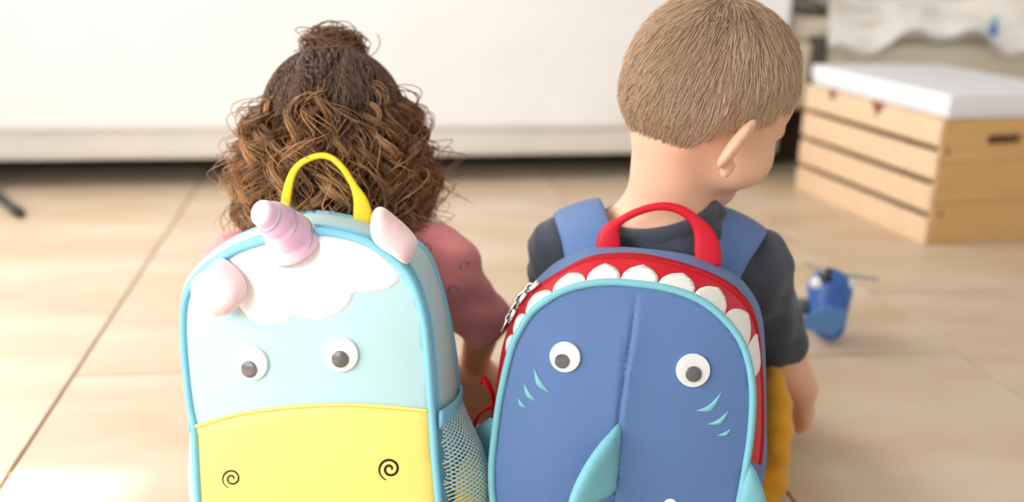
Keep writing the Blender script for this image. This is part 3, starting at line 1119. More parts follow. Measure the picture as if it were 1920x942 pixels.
NS = len(F3)
red_r = mid(F3, M3, 7, .003)
iL, iR = 4 * 8, 24 * 8                       # the red band runs from the left flank over the top to the right flank
rv = np.concatenate([r[iL:iR + 1] for r in red_r])
m_ = iR + 1 - iL
rf = [(i * m_ + k, i * m_ + k + 1, (i + 1) * m_ + k + 1, (i + 1) * m_ + k) for i in range(6) for k in range(m_ - 1)]
band = add('mouth_band', (rv, rf), M_red, root_s, label='red mouth band')
lo_i = list(range(iR, NS)) + list(range(0, iL + 1))
lv = np.concatenate([r[lo_i] for r in red_r]); m2 = len(lo_i)
lf = [(i * m2 + k, i * m2 + k + 1, (i + 1) * m2 + k + 1, (i + 1) * m2 + k) for i in range(6) for k in range(m2 - 1)]
add('lower_gusset', (lv, lf), M_blue, root_s)
add('rear_gusset', loft(mid(M3, R3, 5, .003)), M_blue, root_s)
p2, t2 = fill(rsv, .012)
add('back_panel', solid(p2, t2, sp_.P(p2, -D2 + .001, False), sp_.P(p2, -D2 - .004, False)), M_blue, root_s)
add('front_piping', tube(F3 + sp_.n * .001, .0034, 10, True), M_turq, root_s, label='turquoise piping')
add('zip', tube(red_r[5][iL:iR + 1], .0026, 8), M_redd, root_s, label='dark red zip')
add('zip_seam', tube(M3[iL:iR + 1], .0016, 6), M_redd, root_s)


# front panel with the raised centre seam
def seam_w(uv):
    sx = np.interp(uv[:, 1], SEAM[::-1, 1], SEAM[::-1, 0])
    d = uv[:, 0] - sx
    g = np.clip((SEAM[0, 1] - uv[:, 1]) / .05, 0, 1)
    return g * (.0035 * np.exp(-(np.abs(d) / .012)) - .0035 * np.exp(-((d + .0025) / .0016) ** 2))


SEAM = spl(sp_.UV([(1201, 540), (1193, 600), (1181, 680), (1168, 760), (1165, 795), (1161, 860), (1157, 940), (1156, 1020)]), 6)
extra = np.concatenate([SEAM + A_(k, 0) for k in (-.0045, -.003, -.0022, -.0012, 0, .004)])
poly = fs
g2, _ = fill(poly, .0065)
pts = [Vector(p) for p in g2] + [Vector(p) for p in extra if inpoly(p[None], poly)[0] and polydist(p[None], poly)[0] > .003]
nb = len(poly)
v2, e2_, f2, *_ = delaunay_2d_cdt(pts, [(i, (i + 1) % nb) for i in range(nb)], [], 0, 1e-7)
v2 = np.array([x[:] for x in v2])
f2 = [q for q in f2 if inpoly(v2[list(q)].mean(0)[None], poly)[0]]
f2 = [tuple(q) if np.cross(np.append(v2[q[1]] - v2[q[0]], 0), np.append(v2[q[2]] - v2[q[0]], 0))[2] > 0 else tuple(reversed(q)) for q in f2]
add('front_panel', solid(v2, f2, sp_.P(v2, .0006 + seam_w(v2)), sp_.P(v2, np.full(len(v2), -.003))), M_blue, root_s)


# teeth on the red band
def on_band(t, s, off):
    """t: index along the outline, s: 0 at the piping, 1 at the zip"""
    k = np.arange(NS)
    a = np.stack([np.interp(t, k, red_r[0][:, c]) for c in range(3)], -1)
    b = np.stack([np.interp(t, k, red_r[-1][:, c]) for c in range(3)], -1)
    q = a * (1 - s)[..., None] + b * s[..., None]
    d = q - F3.mean(0); d /= np.linalg.norm(d, axis=-1)[..., None]
    return q + d * ((.003 * np.sin(np.pi * s)) + off)[..., None]


fpx = spl(np.array(FS, float), 8, True)
notch = [(955, 668), (968, 630), (989, 592), (1037, 550), (1098, 533), (1164, 530), (1234, 538), (1301, 556), (1356, 594), (1399, 655), (1411, 716)]
ti = [int(np.argmin(np.linalg.norm(fpx[:iR] - A_(*p), axis=1))) for p in notch]
for k in range(len(ti) - 1):
    a, b = ti[k] + .04, ti[k + 1] - .04
    hgt = [.45, .45, .46, .47, .49, .49, .49, .52, .60, .70][k]
    top = []
    for x in np.linspace(0, 1, 27):
        y = float(np.interp(abs(2 * x - 1), [0, .12, .55, .82, .94, 1], [1, .96, .74, .50, .30, .08]))
        top.append((a + (b - a) * x, y * hgt))
    if k == 9:
        top = [(a + (b - a) * x, hgt * min(1, y)) for x, y in ((0, 0), (.03, .6), (.1, .9), (.2, 1), (.5, 1), (.8, 1), (.9, .9), (.97, .6), (1, 0))]
    sc = A_(1, 14)
    pl = np.array(top + [(b, -.02), ((a + b) / 2, -.03), (a, -.02)]) * sc
    p2, t2 = fill(pl, 1.2)
    q = p2 / sc
    add('tooth', solid(p2, [tuple(reversed(x)) for x in t2], on_band(q[:, 0], np.clip(q[:, 1], 0, 1), -.0002 * np.ones(len(q))), on_band(q[:, 0], np.clip(q[:, 1], 0, 1), .0016 * np.ones(len(q)))), M_tooth, band)
# gills
for a, c, b, d in (((1001, 690), (1008, 722), (1031, 737), (1014, 713)), ((982, 718), (988, 742), (1006, 753), (993, 735)), ((971, 746), (976, 761), (988, 765), (979, 755)),
                   ((1354, 734), (1334, 762), (1304, 771), (1332, 770)), ((1367, 770), (1350, 790), (1326, 796), (1348, 796)), ((1371, 804), (1360, 815), (1344, 817), (1358, 818))):
    if a[0] < 1200:
        c1 = spl(np.array([a, (d[0], d[1]), b], float), 8); c2 = spl(np.array([b, (c[0] - 1, c[1] + 0), a], float), 8)
    else:
        c1 = spl(np.array([a, (c[0] - 4, c[1] - 3), b], float), 8); c2 = spl(np.array([b, (d[0] + 4, d[1] - 1), a], float), 8)
    pl = np.concatenate([c1[:-1], c2[:-1]])
    add('gill', sp_.patch(sp_.UV(pl), .0, .0011, .004), M_turq, root_s, label='turquoise gill mark')
googly(sp_, root_s, 1060, 669, 29, 1055, 676, 13.5, (M_eye, M_pupil, M_dome), 0)
googly(sp_, root_s, 1299, 694, 32, 1299, 700, 15, (M_eye, M_pupil, M_dome), 1)
# fins
dors = [(1166, 793), (1140, 815), (1118, 840), (1094, 876), (1076, 912), (1066, 942), (1064, 972), (1090, 966), (1118, 944), (1150, 926), (1157, 900), (1161, 860)]
add('dorsal_fin', sp_.pillow(dors, [.002, .012, .02, .028, .034, .038, .038, .032, .022, .01, .005, .003], .011, .004, .012, 4), M_turq, root_s, label='turquoise dorsal fin')
finr = [(1401, 866), (1416, 882), (1428, 910), (1440, 950), (1448, 985), (1420, 1000), (1378, 992), (1384, 950), (1393, 900)]
add('side_fin', sp_.pillow(finr, [.0, .002, .004, .006, .008, .008, .006, .005, .003], .008, .004, .01, 4), M_turq, root_s, label='turquoise side fin')
finl = [(924, 786), (908, 792), (892, 806), (888, 822), (893, 850), (897, 876), (910, 884), (930, 880), (934, 830)]
add('side_fin', sp_.pillow(finl, [-.03, -.036, -.042, -.045, -.045, -.043, -.038, -.03, -.03], .008, .004, .008, 4), M_turq, root_s, label='turquoise side fin')
bd = sp_.P(sp_.uv(1257, 948), .001)
add('mouth_mark', lathe([(.0065, -.001), (.0065, .0012), (.005, .0016), (.0003, .0018)], bd, sp_.n, 24), M_tooth, root_s, label='white mark at the bottom of the panel')
# handle
hp = [(1141, 474, 24), (1141, 452, 24), (1146, 432, 18), (1160, 417, 9), (1185, 402, 8), (1215, 391, 8), (1246, 387, 8.5), (1278, 395, 9.5), (1303, 414, 12), (1319, 438, 20), (1326, 466, 26), (1328, 500, 26)]
hq = spl(np.array(hp, float), 6)
add('carry_handle', tube(sp_.P(sp_.UV(hq[:, :2], -.07, False), -.07, False), hq[:, 2] * .00047, 12, nrm=sp_.n, r2=.0024), M_red, root_s, label='red webbing carry handle')
# zip sliders with pulls
for (x, y, L) in ((1006, 536, 20), (988, 562, 18), (972, 590, 22)):
    t = int(np.argmin(np.linalg.norm(spl(np.array(MS, float), 8, True)[:iR] - A_(x, y), axis=1)))
    c = red_r[5][t]; tg = red_r[5][t + 2] - red_r[5][t - 2]; tg /= np.linalg.norm(tg)
    ou = c - F3.mean(0); ou -= tg * np.dot(ou, tg); ou /= np.linalg.norm(ou)
    sd = np.cross(tg, ou)
    sl_o = add('zip_slider', frame_box(c + ou * .003, tg, ou, sd, (.013, .006, .011), .0018), M_silver, root_s, label='silver zip slider')
    ringc = c + ou * .006 - tg * .005
    ra_ = np.array([ringc + tg * .0045 * math.cos(a) + ou * .003 * math.sin(a) for a in np.linspace(0, 2 * math.pi, 20)[:-1]])
    add('pull_ring', tube(ra_, .0013, 6, True), M_silver, sl_o)
    add('pull_tab', frame_box(c + ou * .006 - tg * .013, tg, ou, sd, (.014, .0024, .0075), .0008), M_silver, sl_o)
# red pull ribbons on the left flank
for pts, w in (([(925, 800), (926, 770), (923, 742), (916, 722), (906, 712), (903, 720)], 8), ([(925, 764), (912, 768), (899, 778), (891, 792), (888, 806)], 8)):
    q = spl(np.array(pts, float), 6)
    add('pull_ribbon', tube(np.array([at(a, b, .875) for a, b in q]), w * .00047, 8, nrm=(1, -.6, 0), r2=.0008), M_red, root_s, label='red ribbon pull')
# shoulder straps
for pts in ([(1108, 486, .925), (1104, 462, .935), (1097, 432, .952), (1088, 406, .975), (1082, 390, 1.0), (1082, 389, 1.02), (1084, 402, 1.045), (1086, 440, 1.06), (1086, 500, 1.06), (1088, 560, 1.06), (1080, 640, 1.05), (1060, 720, 1.01), (1040, 770, .96), (1040, 800, .925)],
            [(1332, 520, .925), (1345, 498, .935), (1364, 464, .948), (1381, 438, .96), (1393, 419, .98), (1398, 412, 1.008), (1396, 420, 1.045), (1390, 455, 1.075), (1384, 520, 1.08), (1380, 570, 1.08), (1378, 640, 1.055), (1372, 720, 1.02), (1368, 780, .965), (1364, 810, .925)]):
    q = np.array([at(a, b, c) for a, b, c in pts])
    q = spl(q, 6)
    T = np.gradient(q, axis=0); T /= np.linalg.norm(T, axis=1)[:, None]
    side = A_(.92, -.1, .38) if pts[0][0] < 1200 else A_(.88, -.1, -.42)
    side = side / np.linalg.norm(side)
    nn = np.cross(T, np.broadcast_to(side, T.shape))
    add('shoulder_strap', tube(q, .0255, 16, nrm=nn, r2=.0042), M_blue, root_s, label='blue padded shoulder strap')
q = np.array([at(a, b, .9) for a, b in ((913, 876), (914, 910), (916, 945), (918, 985))])
add('dark_strip', tube(spl(q, 5), .008, 8, nrm=(0, -1, 0), r2=.0012), M_navy, root_s, label='dark purple strip')  # flat dark purple strip below the left fin
print('PACK z', F3[:, 2].min(), R3[:, 2].min(), up.P(fuv, 0)[:, 2].min(), up.P(ruv, -DU, False)[:, 2].min(), 'rear Y', R3[:, 1].min(), R3[:, 1].max(), up.P(ruv, -DU, False)[:, 1].max())


# ================================================================== CHILDREN
M_skin = mat('skin', (236, 188, 160), rough=.5, sss=.18, var=.05, vscale=30, spec=.35)
M_skin2 = mat('skin_tan', (226, 172, 142), rough=.5, sss=.18, var=.05, vscale=30, spec=.35)
M_iris = mat('eye_dark', (60, 44, 34), rough=.2)
M_lip = mat('lip', (205, 120, 112), rough=.5)


class Head:
    def __init__(s, c, yaw, pitch, roll, k):
        s.c, s.k = A_(*c), k
        s.R = rotz(-math.radians(yaw)) @ rotx(-math.radians(pitch)) @ roty(math.radians(roll))

    def loc(s, P):
        return (P - s.c) @ s.R / s.k

    def W(s, p):
        return s.c + (A_(*p) * s.k) @ s.R.T

    def cranium(s, q):
        d = s_ell(q, (0, -.010, .022), (.070, .084, .074))
        d = smin(d, s_ell(q, (0, -.030, -.018), (.056, .050, .052)), .03)
        return smin(d, s_ell(q, (0, .020, .020), (.064, .064, .064)), .03)

    def sdf(s, P):
        q = s.loc(P)
        d = s.cranium(q)
        d = smin(d, s_ell(q, (0, .030, -.040), (.052, .050, .050)), .025)
        for x in (-1, 1):
            d = smin(d, s_ell(q, (x * .034, .046, -.040), (.029, .029, .028)), .02)
        d = smin(d, s_ell(q, (0, .066, -.080), (.020, .016, .014)), .02)
        d = smin(d, s_cone(q, (0, .080, -.006), (0, .093, -.028), .006, .0095), .012)
        for x in (-1, 1):
            d = smin(d, s_ell(q, (x * .011, .086, -.031), (.006, .007, .005)), .006)
            d = smax(d, -s_ell(q, (x * .030, .094, .0), (.015, .014, .009)), .010)       # eye sockets
            d = smin(d, s_ell(q, (x * .030, .070, .0), (.014, .012, .011)), .006)       # lids
            # outer ear: plate with a rolled rim and hollow
            Re = rotz(math.radians(44 if x > 0 else -16)) @ roty(x * (.22 if x > 0 else .05)) @ rotx(math.radians(-14))
            e = s_ell(q, (x * (.079 if x > 0 else .069), -.016 if x > 0 else -.004, -.034), (.0068, .018, .030), Re)
            e = smin(e, s_ell(q, (x * (.071 if x > 0 else .064), -.004, -.059), (.006, .009, .010), Re), .008)
            hol = s_ell(q, A_(x * (.079 if x > 0 else .069), -.016 if x > 0 else -.004, -.032) + Re @ A_(x * .0105, .004, .003), (.0058, .0075, .013), Re)
            e = smax(e, -hol, .004)
            d = smin(d, e, .006)
        d = smin(d, s_ell(q, (0, .084, -.055), (.016, .006, .0065)), .006)               # lips
        return d * s.k


def hand(w, fwd, nrm, side, k=1.0, curl=.5):
    """toddler hand: palm and five bent fingers; returns (a, b, r1, r2) cones. fwd along the fingers, nrm out of the back of the hand"""
    fwd = A_(*fwd) / np.linalg.norm(fwd)
    nrm = A_(*nrm) - fwd * np.dot(nrm, fwd); nrm /= np.linalg.norm(nrm)
    lat = np.cross(fwd, nrm) * side          # towards the thumb
    C = []
    w = A_(*w)
    for l in (-.011, -.004, .004, .011):
        C.append((w + lat * l * .6, w + fwd * .036 * k + lat * l * 1.05, .0105 * k, .0085 * k))
    for l, L in ((.0145, .026), (.005, .030), (-.005, .027), (-.0145, .021)):
        a = w + fwd * .038 * k + lat * l * k
        d1 = fwd * math.cos(curl * .5) - nrm * math.sin(curl * .5) + lat * l * 2
        d2 = fwd * math.cos(curl * 1.4) - nrm * math.sin(curl * 1.4) + lat * l * 2
        d3 = fwd * math.cos(curl * 2.1) - nrm * math.sin(curl * 2.1)
        b = a + d1 * L * .45 * k; c = b + d2 * L * .35 * k; e = c + d3 * L * .25 * k
        C += [(a, b, .0063 * k, .0060 * k), (b, c, .0060 * k, .0056 * k), (c, e, .0056 * k, .0048 * k)]
    a = w + fwd * .010 * k + lat * .013 * k
    b = a + (fwd * .55 + lat * .8 - nrm * .1) * .019 * k
    c = b + (fwd * .9 + lat * .35 - nrm * .25) * .016 * k
    C += [(a, b, .0080 * k, .0070 * k), (b, c, .0068 * k, .0055 * k)]
    return C


def union(P, cones, k):
    d = None
    for a, b, r1, r2 in cones:
        e = s_cone(P, a, b, r1, r2)
        d = e if d is None else smin(d, e, k)
    return d


def boxed(fn, lo, hi, big):
    """evaluate fn only inside a box"""
    lo, hi = A_(*lo), A_(*hi)

    def g(P):
        k = np.all((P > lo) & (P < hi), axis=1)
        d = np.maximum(np.abs(P - (lo + hi) / 2) - (hi - lo) / 2, 0)
        r = np.linalg.norm(d, axis=1) + big
        if k.any():
            r[k] = fn(P[k])
        return r
    return g


def bounds(cones, pad):
    a = np.array([x for c in cones for x in (c[0], c[1])])
    return a.min(0) - pad, a.max(0) + pad


# ------------------------------------------------------------------ the short-haired child with the shark pack
hd = Head(at(1329, 186, .985), 58, 24, 4, .96)
neck_t, neck_b = hd.W((0, -.024, -.060)), at(1250, 432, .99)
S_r, E_r, W_r = at(1408, 505, 1.005), at(1466, 668, 1.045), at(1504, 728, 1.085)
S_l = at(1068, 475, 1.005)
E_l = at(1030, 640, 1.05)
W_l = E_l + A_(.07, .10, -.05)
pel = at(1235, 860, 1.03); pel[2] = .075
chest = at(1245, 520, 1.015)
hipR, hipL = pel + A_(.052, .01, -.012), pel + A_(-.052, .01, -.012)
kneeR, kneeL = A_(.285, 1.19, .058), A_(.07, 1.21, .055)
ankR, ankL = A_(.15, 1.27, .032), A_(.20, 1.24, .030)
hand_r = hand(W_r, at(1512, 772, 1.115) - W_r, A_(.5, -.6, .7), -1, 1.22, .55)
hand_l = hand(W_l, A_(.3, .8, -.35), A_(0, .2, 1), 1, 1.0, .6)
foot = [(ankR, ankR + A_(-.07, .03, -.008), .022, .017), (ankL, ankL + A_(.06, .05, -.006), .022, .017)]
hlo, hhi = bounds(hand_r, .03)
hl0, hl1 = bounds(hand_l, .03)
HR = boxed(lambda P: union(P, hand_r, .004), hlo, hhi, .012)
HL = boxed(lambda P: union(P, hand_l, .004), hl0, hl1, .012)
HD = boxed(hd.sdf, hd.c - .15, hd.c + .15, .02)


def torso_b(P, g=0.0):
    d = s_ell(P, chest, (.078 + g, .056 + g, .085 + g))
    d = smin(d, s_cone(P, chest - Z3 * .02, pel + Z3 * .03, .066 + g, .070 + g), .03)
    for S in (S_r, S_l):
        d = smin(d, s_cone(P, neck_b - Z3 * .012, S, .036 + g, .034 + g), .03)
    return d


def arms_b(P, g=0.0):
    d = smin(s_cone(P, S_r, E_r, .030 + g, .0255 + g), s_cone(P, E_r, W_r, .0255 + g, .0185 + g), .012)
    e = smin(s_cone(P, S_l, E_l, .030 + g, .0225 + g), s_cone(P, E_l, W_l, .0225 + g, .0155 + g), .012)
    return np.minimum(d, e)


def legs_b(P, g=0.0):
    d = s_ell(P, pel, (.085 + g, .070 + g, .066 + g))
    for h, k, a in ((hipR, kneeR, ankR), (hipL, kneeL, ankL)):
        d = smin(d, s_cone(P, h, k, .055 + g, .040 + g), .02)
        d = smin(d, s_cone(P, k, a, .038 + g, .024 + g), .012)
    return d


def boy(P):
    d = smin(torso_b(P), arms_b(P), .02)
    d = smin(d, legs_b(P), .02)
    d = smin(d, s_cone(P, neck_b, neck_t, .042, .034), .035)
    d = smin(d, HD(P), .016)
    for h in (HR, HL):
        d = smin(d, h(P), .008)
    d = smin(d, union(P, foot, .01), .012)
    return np.maximum(d, .002 - P[:, 2])


root_b = empty('person', (pel[0], pel[1], 0), 'short-haired child in a charcoal T-shirt and mustard trousers sitting with the shark backpack on', 'person')
lo = A_(-.02, .87, 0); hi = A_(.40, 1.32, hd.c[2] + .13)
lo[0] = S_l[0] - .07
add('body', nets(boy, lo - .006, hi + .006, .0036), M_skin, root_b)

# T-shirt
su = (E_r - S_r) / np.linalg.norm(E_r - S_r); sl2 = (E_l - S_l) / np.linalg.norm(E_l - S_l)
cutR = S_r + su * (np.linalg.norm(E_r - S_r) * .93)
cutL = S_l + sl2 * (np.linalg.norm(E_l - S_l) * .9)


def wr(P, a=.0016):
    return a * (np.sin(P[:, 0] * 150 + P[:, 2] * 110) * np.sin(P[:, 2] * 95 - P[:, 1] * 120) + .7 * np.sin(P[:, 0] * 60 - P[:, 2] * 170 + 1))


def tee(P):
    d = torso_b(P, .007)
    d = np.maximum(d, .085 - P[:, 2])
    sR = s_cone(P, S_r - su * .004, cutR + su * .03, .037, .0325)
    sR = smax(sR, (P - cutR) @ (su + A_(-.15, -.1, .2)), .003)
    sL = s_cone(P, S_l - sl2 * .004, cutL + sl2 * .03, .037, .036)
    sL = smax(sL, (P - cutL) @ sl2, .003)
    d = smin(smin(d, sR, .016), sL, .016)
    ax = (neck_t - neck_b) / np.linalg.norm(neck_t - neck_b)
    ax = A_(-.30, -.10, 1.0); ax /= np.linalg.norm(ax)
    d = smin(d, s_cone(P, neck_b - ax * .03, neck_b + ax * .03, .058, .0475), .03)
    rad_ = np.linalg.norm((P - neck_b) - ((P - neck_b) @ ax)[:, None] * ax, axis=1)
    d = smax(d, np.minimum((P - neck_b) @ ax - .022, .075 - rad_), .004)                # neckline
    return d + wr(P)


M_tee = mat('charcoal_jersey', (62, 68, 80), rough=.9, bump=.25, bscale=900, sheen=.25, var=.06, vscale=20)
add('tshirt', nets(tee, (S_l[0] - .07, .90, .07), (.33, 1.14, hd.c[2] - .02), .0038), M_tee, root_b, label='charcoal T-shirt')
ax = (neck_t - neck_b) / np.linalg.norm(neck_t - neck_b)
ax = A_(-.30, -.10, 1.0); ax /= np.linalg.norm(ax)
e1 = np.cross(ax, A_(0, 1, 0)); e1 /= np.linalg.norm(e1); e2 = np.cross(ax, e1)
cc = neck_b + ax * .017
add('collar', tube(np.array([cc + e1 * .0505 * math.cos(a) + e2 * .0505 * math.sin(a) for a in np.linspace(0, 2 * math.pi, 49)[:-1]]), .0065, 12, True, nrm=ax, r2=.009), M_tee, root_b, label='ribbed charcoal collar')
# trousers
M_must = mat('mustard_cotton', (226, 160, 34), rough=.9, bump=.3, bscale=500, sheen=.2, var=.08, vscale=18)


def pants(P):
    d = legs_b(P, .009)
    d = smin(d, s_ell(P, at(1440, 790, 1.0) * A_(1, 1, 0) + Z3 * .078, (.022, .056, .068)), .02)
    d = smin(d, s_ell(P, at(1432, 860, .985) * A_(1, 1, 0) + Z3 * .03, (.028, .04, .035)), .015)
    d = np.maximum(d, P[:, 2] - .152)
    for k, a in ((kneeR, ankR), (kneeL, ankL)):
        u = (a - k) / np.linalg.norm(a - k)
        d = np.maximum(d, np.where(np.linalg.norm(P - a, axis=1) < .06, (P - a) @ u + .012, -1))
    d = d + .0028 * (np.sin(P[:, 2] * 130 + P[:, 0] * 70) * np.sin(P[:, 1] * 90 + P[:, 2] * 60))
    return np.maximum(d, .001 - P[:, 2])


add('trousers', nets(pants, (-.03, .92, -.004), (.36, 1.32, .162), .004), M_must, root_b, label='mustard yellow trousers')


# short hair
def hairline(az):
    """lowest hair height (head units) by angle from the back of the head, 0 = nape, pi = forehead"""
    a = np.abs(az)
    return np.interp(a, [0, .35, .75, 1.05, 1.3, 1.55, 1.8, 2.05, 2.3, 2.6, 3.15], [-.074, -.072, -.062, -.046, -.018, .002, .014, .036, .060, .070, .072])


def hair_cap(P, off=.0045):
    q = hd.loc(P)
    az = np.arctan2(q[:, 0], -(q[:, 1] + .0))
    d = hd.cranium(q) - np.interp(q[:, 2] - hairline(az), [0, .03], [.0008, off])
    return smax(d, (hairline(az) - q[:, 2]) * .8, .006) * hd.k


M_hairb = hair_mat('light_brown_hair', .15)
hb_v, hb_q = nets(hair_cap, hd.c - .13, hd.c + .13, .0036)


def project(q, off):
    """push head-space points to the level set cranium = off"""
    for _ in range(3):
        d = hd.cranium(q) - off
        e = 1e-4
        g = np.stack([hd.cranium(q + A_(e, 0, 0)) - d - off, hd.cranium(q + A_(0, e, 0)) - d - off, hd.cranium(q + A_(0, 0, e)) - d - off], -1)
        g /= np.linalg.norm(g, axis=-1)[..., None] + 1e-12
        q = q - g * d[..., None]
    return q, g


def short_hair(n, seed):
    rs = np.random.default_rng(seed)
    q = rs.normal(size=(n * 3, 3)); q /= np.linalg.norm(q, axis=1)[:, None]
    q, _ = project(q * .08 + A_(0, -.01, .02), np.full(len(q), .002))
    az = np.arctan2(q[:, 0], -q[:, 1])
    q = q[q[:, 2] > hairline(az) + rs.uniform(-.001, .012, len(q))][:n]
    n = len(q)
    crown = A_(.012, -.062, .080)
    L = rs.uniform(.016, .034, n) * np.interp(q[:, 2], [-.07, -.03, .03], [.24, .6, 1.0])
    k = 6
    tone = rs.normal(0, 1, n)
    pts = [q]
    dirn = None
    for i in range(1, k):
        t = i / (k - 1)
        f = q - crown
        sw = np.cross(f, A_(0, -.5, .85)) * .35
        f = f + sw + A_(0, 0, -1) * .06
        f = f / (np.linalg.norm(f, axis=1)[:, None] + 1e-9) + rs.normal(0, .09, (n, 3)) + .10 * np.sin(q * 220)
        _, g = project(q, np.zeros(n))
        f -= g * np.sum(f * g, 1)[:, None]
        f /= np.linalg.norm(f, axis=1)[:, None] + 1e-9
        q = q + f * (L / (k - 1))[:, None]
        q, _ = project(q, np.interp(q[:, 2] - hairline(np.arctan2(q[:, 0], -q[:, 1])), [0, .03], [.3, 1]) * (.0035 + .0035 * t + .0012 * tone * t))
        pts.append(q)
    P = np.stack(pts, 1)
    W = hd.c + (P * hd.k) @ hd.R.T
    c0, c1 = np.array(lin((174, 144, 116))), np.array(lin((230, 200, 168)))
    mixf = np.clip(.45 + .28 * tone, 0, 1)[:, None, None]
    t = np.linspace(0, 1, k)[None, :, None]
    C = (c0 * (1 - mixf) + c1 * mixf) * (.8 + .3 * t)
    R = np.full((n, k), .00042) * (1 - .75 * np.linspace(0, 1, k) ** 2)[None]
    return strands(W, R, np.broadcast_to(C, (n, k, 3)))


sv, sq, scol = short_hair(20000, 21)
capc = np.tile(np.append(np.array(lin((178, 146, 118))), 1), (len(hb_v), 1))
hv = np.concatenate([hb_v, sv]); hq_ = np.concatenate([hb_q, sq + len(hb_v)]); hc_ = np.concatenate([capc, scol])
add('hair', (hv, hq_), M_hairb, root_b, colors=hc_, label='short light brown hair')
for x in (-1, 1):
    add('eyeball', lathe([(.0075 * math.sin(a), -.0075 * math.cos(a)) for a in np.linspace(.1, 3.04, 9)], hd.W((x * .030, .0785, .0)), hd.R @ A_(0, 1, 0), 14), M_iris, root_b)

# ------------------------------------------------------------------ the curly-haired child with the unicorn pack
hg = Head(at(628, 262, 1.055), -4, 20, -3, .88)
gn_t, gn_b = hg.W((0, -.020, -.055)), at(640, 440, 1.045)
gS_r, gE_r, gW_r = at(826, 500, 1.01), at(908, 606, 1.03), at(884, 700, 1.13)
gS_l = at(455, 500, 1.02)
gE_l = at(410, 640, 1.06)
gW_l = gE_l + A_(.07, .09, -.05)
gpel = at(635, 860, 1.06); gpel[2] = .072
gch = at(640, 580, 1.05)
ghR, ghL = gpel + A_(.05, .01, -.01), gpel + A_(-.05, .01, -.01)
gkR, gkL = at(898, 735, 1.10), A_(-.30, 1.16, .06)
gaR, gaL = A_(-.10, 1.24, .030), A_(-.16, 1.27, .030)
g_hand_r = hand(gW_r, A_(-.35, .5, -.45), A_(.5, .4, .5), -1, .95, .6)
g_hand_l = hand(gW_l, A_(.3, .7, -.4), A_(0, .3, 1), 1, .95, .6)
gfoot = [(gaR, gaR + A_(-.05, .05, -.006), .021, .016), (gaL, gaL + A_(.05, .05, -.006), .021, .016)]
GHR = boxed(lambda P: union(P, g_hand_r, .004), *bounds(g_hand_r, .03), .012)
GHL = boxed(lambda P: union(P, g_hand_l, .004), *bounds(g_hand_l, .03), .012)
GHD = boxed(hg.sdf, hg.c - .14, hg.c + .14, .02)


def g_torso(P, g=0.0):
    d = s_ell(P, gch, (.074 + g, .055 + g, .078 + g))
    d = smin(d, s_cone(P, gch - Z3 * .02, gpel + Z3 * .03, .062 + g, .068 + g), .03)
    for S in (gS_r, gS_l):
        d = smin(d, s_cone(P, gn_b - Z3 * .015, S, .034 + g, .031 + g), .03)
    return d


def g_arms(P, g=0.0):
    d = smin(s_cone(P, gS_r, gE_r, .028 + g, .022 + g), s_cone(P, gE_r, gW_r, .021 + g, .015 + g), .01)
    e = smin(s_cone(P, gS_l, gE_l, .028 + g, .022 + g), s_cone(P, gE_l, gW_l, .021 + g, .015 + g), .01)
    return np.minimum(d, e)


def g_legs(P, g=0.0):
    d = s_ell(P, gpel, (.082 + g, .068 + g, .064 + g))
    for h, k, a in ((ghR, gkR, gaR), (ghL, gkL, gaL)):
        d = smin(d, s_cone(P, h, k, .052 + g, .036 + g), .02)
        d = smin(d, s_cone(P, k, a, .035 + g, .022 + g), .012)
    return d


def girl(P):
    d = smin(g_torso(P), g_arms(P), .018)
    d = smin(d, g_legs(P), .012)
    d = smin(d, s_cone(P, gn_b, gn_t, .038, .037), .03)
    d = smin(d, GHD(P), .016)
    for h in (GHR, GHL):
        d = smin(d, h(P), .008)
    d = smin(d, union(P, gfoot, .01), .012)
    return np.maximum(d, .002 - P[:, 2])


root_g = empty('person', (gpel[0], gpel[1], 0), 'curly-haired child in a pink shirt with a hair bun sitting with the unicorn backpack on', 'person')
lo = A_(gE_l[0] - .06, .93, 0); hi = A_(gE_r[0] + .05, 1.34, hg.c[2] + .12)
add('body', nets(girl, lo - .006, hi + .006, .0038), M_skin2, root_g)
M_pink = mat('dusty_pink_jersey', (236, 150, 152), rough=.9, bump=.25, bscale=900, sheen=.25, var=.05, vscale=22)
gu = (gE_r - gS_r) / np.linalg.norm(gE_r - gS_r); gul = (gE_l - gS_l) / np.linalg.norm(gE_l - gS_l)
gcut = gE_r + gu * .012


def g_shirt(P):
    d = g_torso(P, .007)
    d = np.maximum(d, .075 - P[:, 2])
    sR = s_cone(P, gS_r + A_(-.005, 0, .003), gE_r, .038, .030)
    sR = smin(sR, s_ell(P, gE_r + A_(.002, 0, 0), (.026, .028, .022)), .015)
    sR = smax(sR, (P - gcut) @ gu, .004)
    sL = s_cone(P, gS_l, gE_l, .036, .030)
    d = smin(smin(d, sR, .018), sL, .018)
    d = smax(d, -s_cone(P, gn_b + Z3 * .02, gn_t, .047, .05), .004)
    d = np.maximum(d, P[:, 2] - gn_b[2] - .03)
    w = .0024 * np.sin((P @ gu) * 130 + 2.2 * np.sin(P[:, 1] * 60)) * np.sin(P[:, 2] * 60 + P[:, 0] * 40)
    return d + w


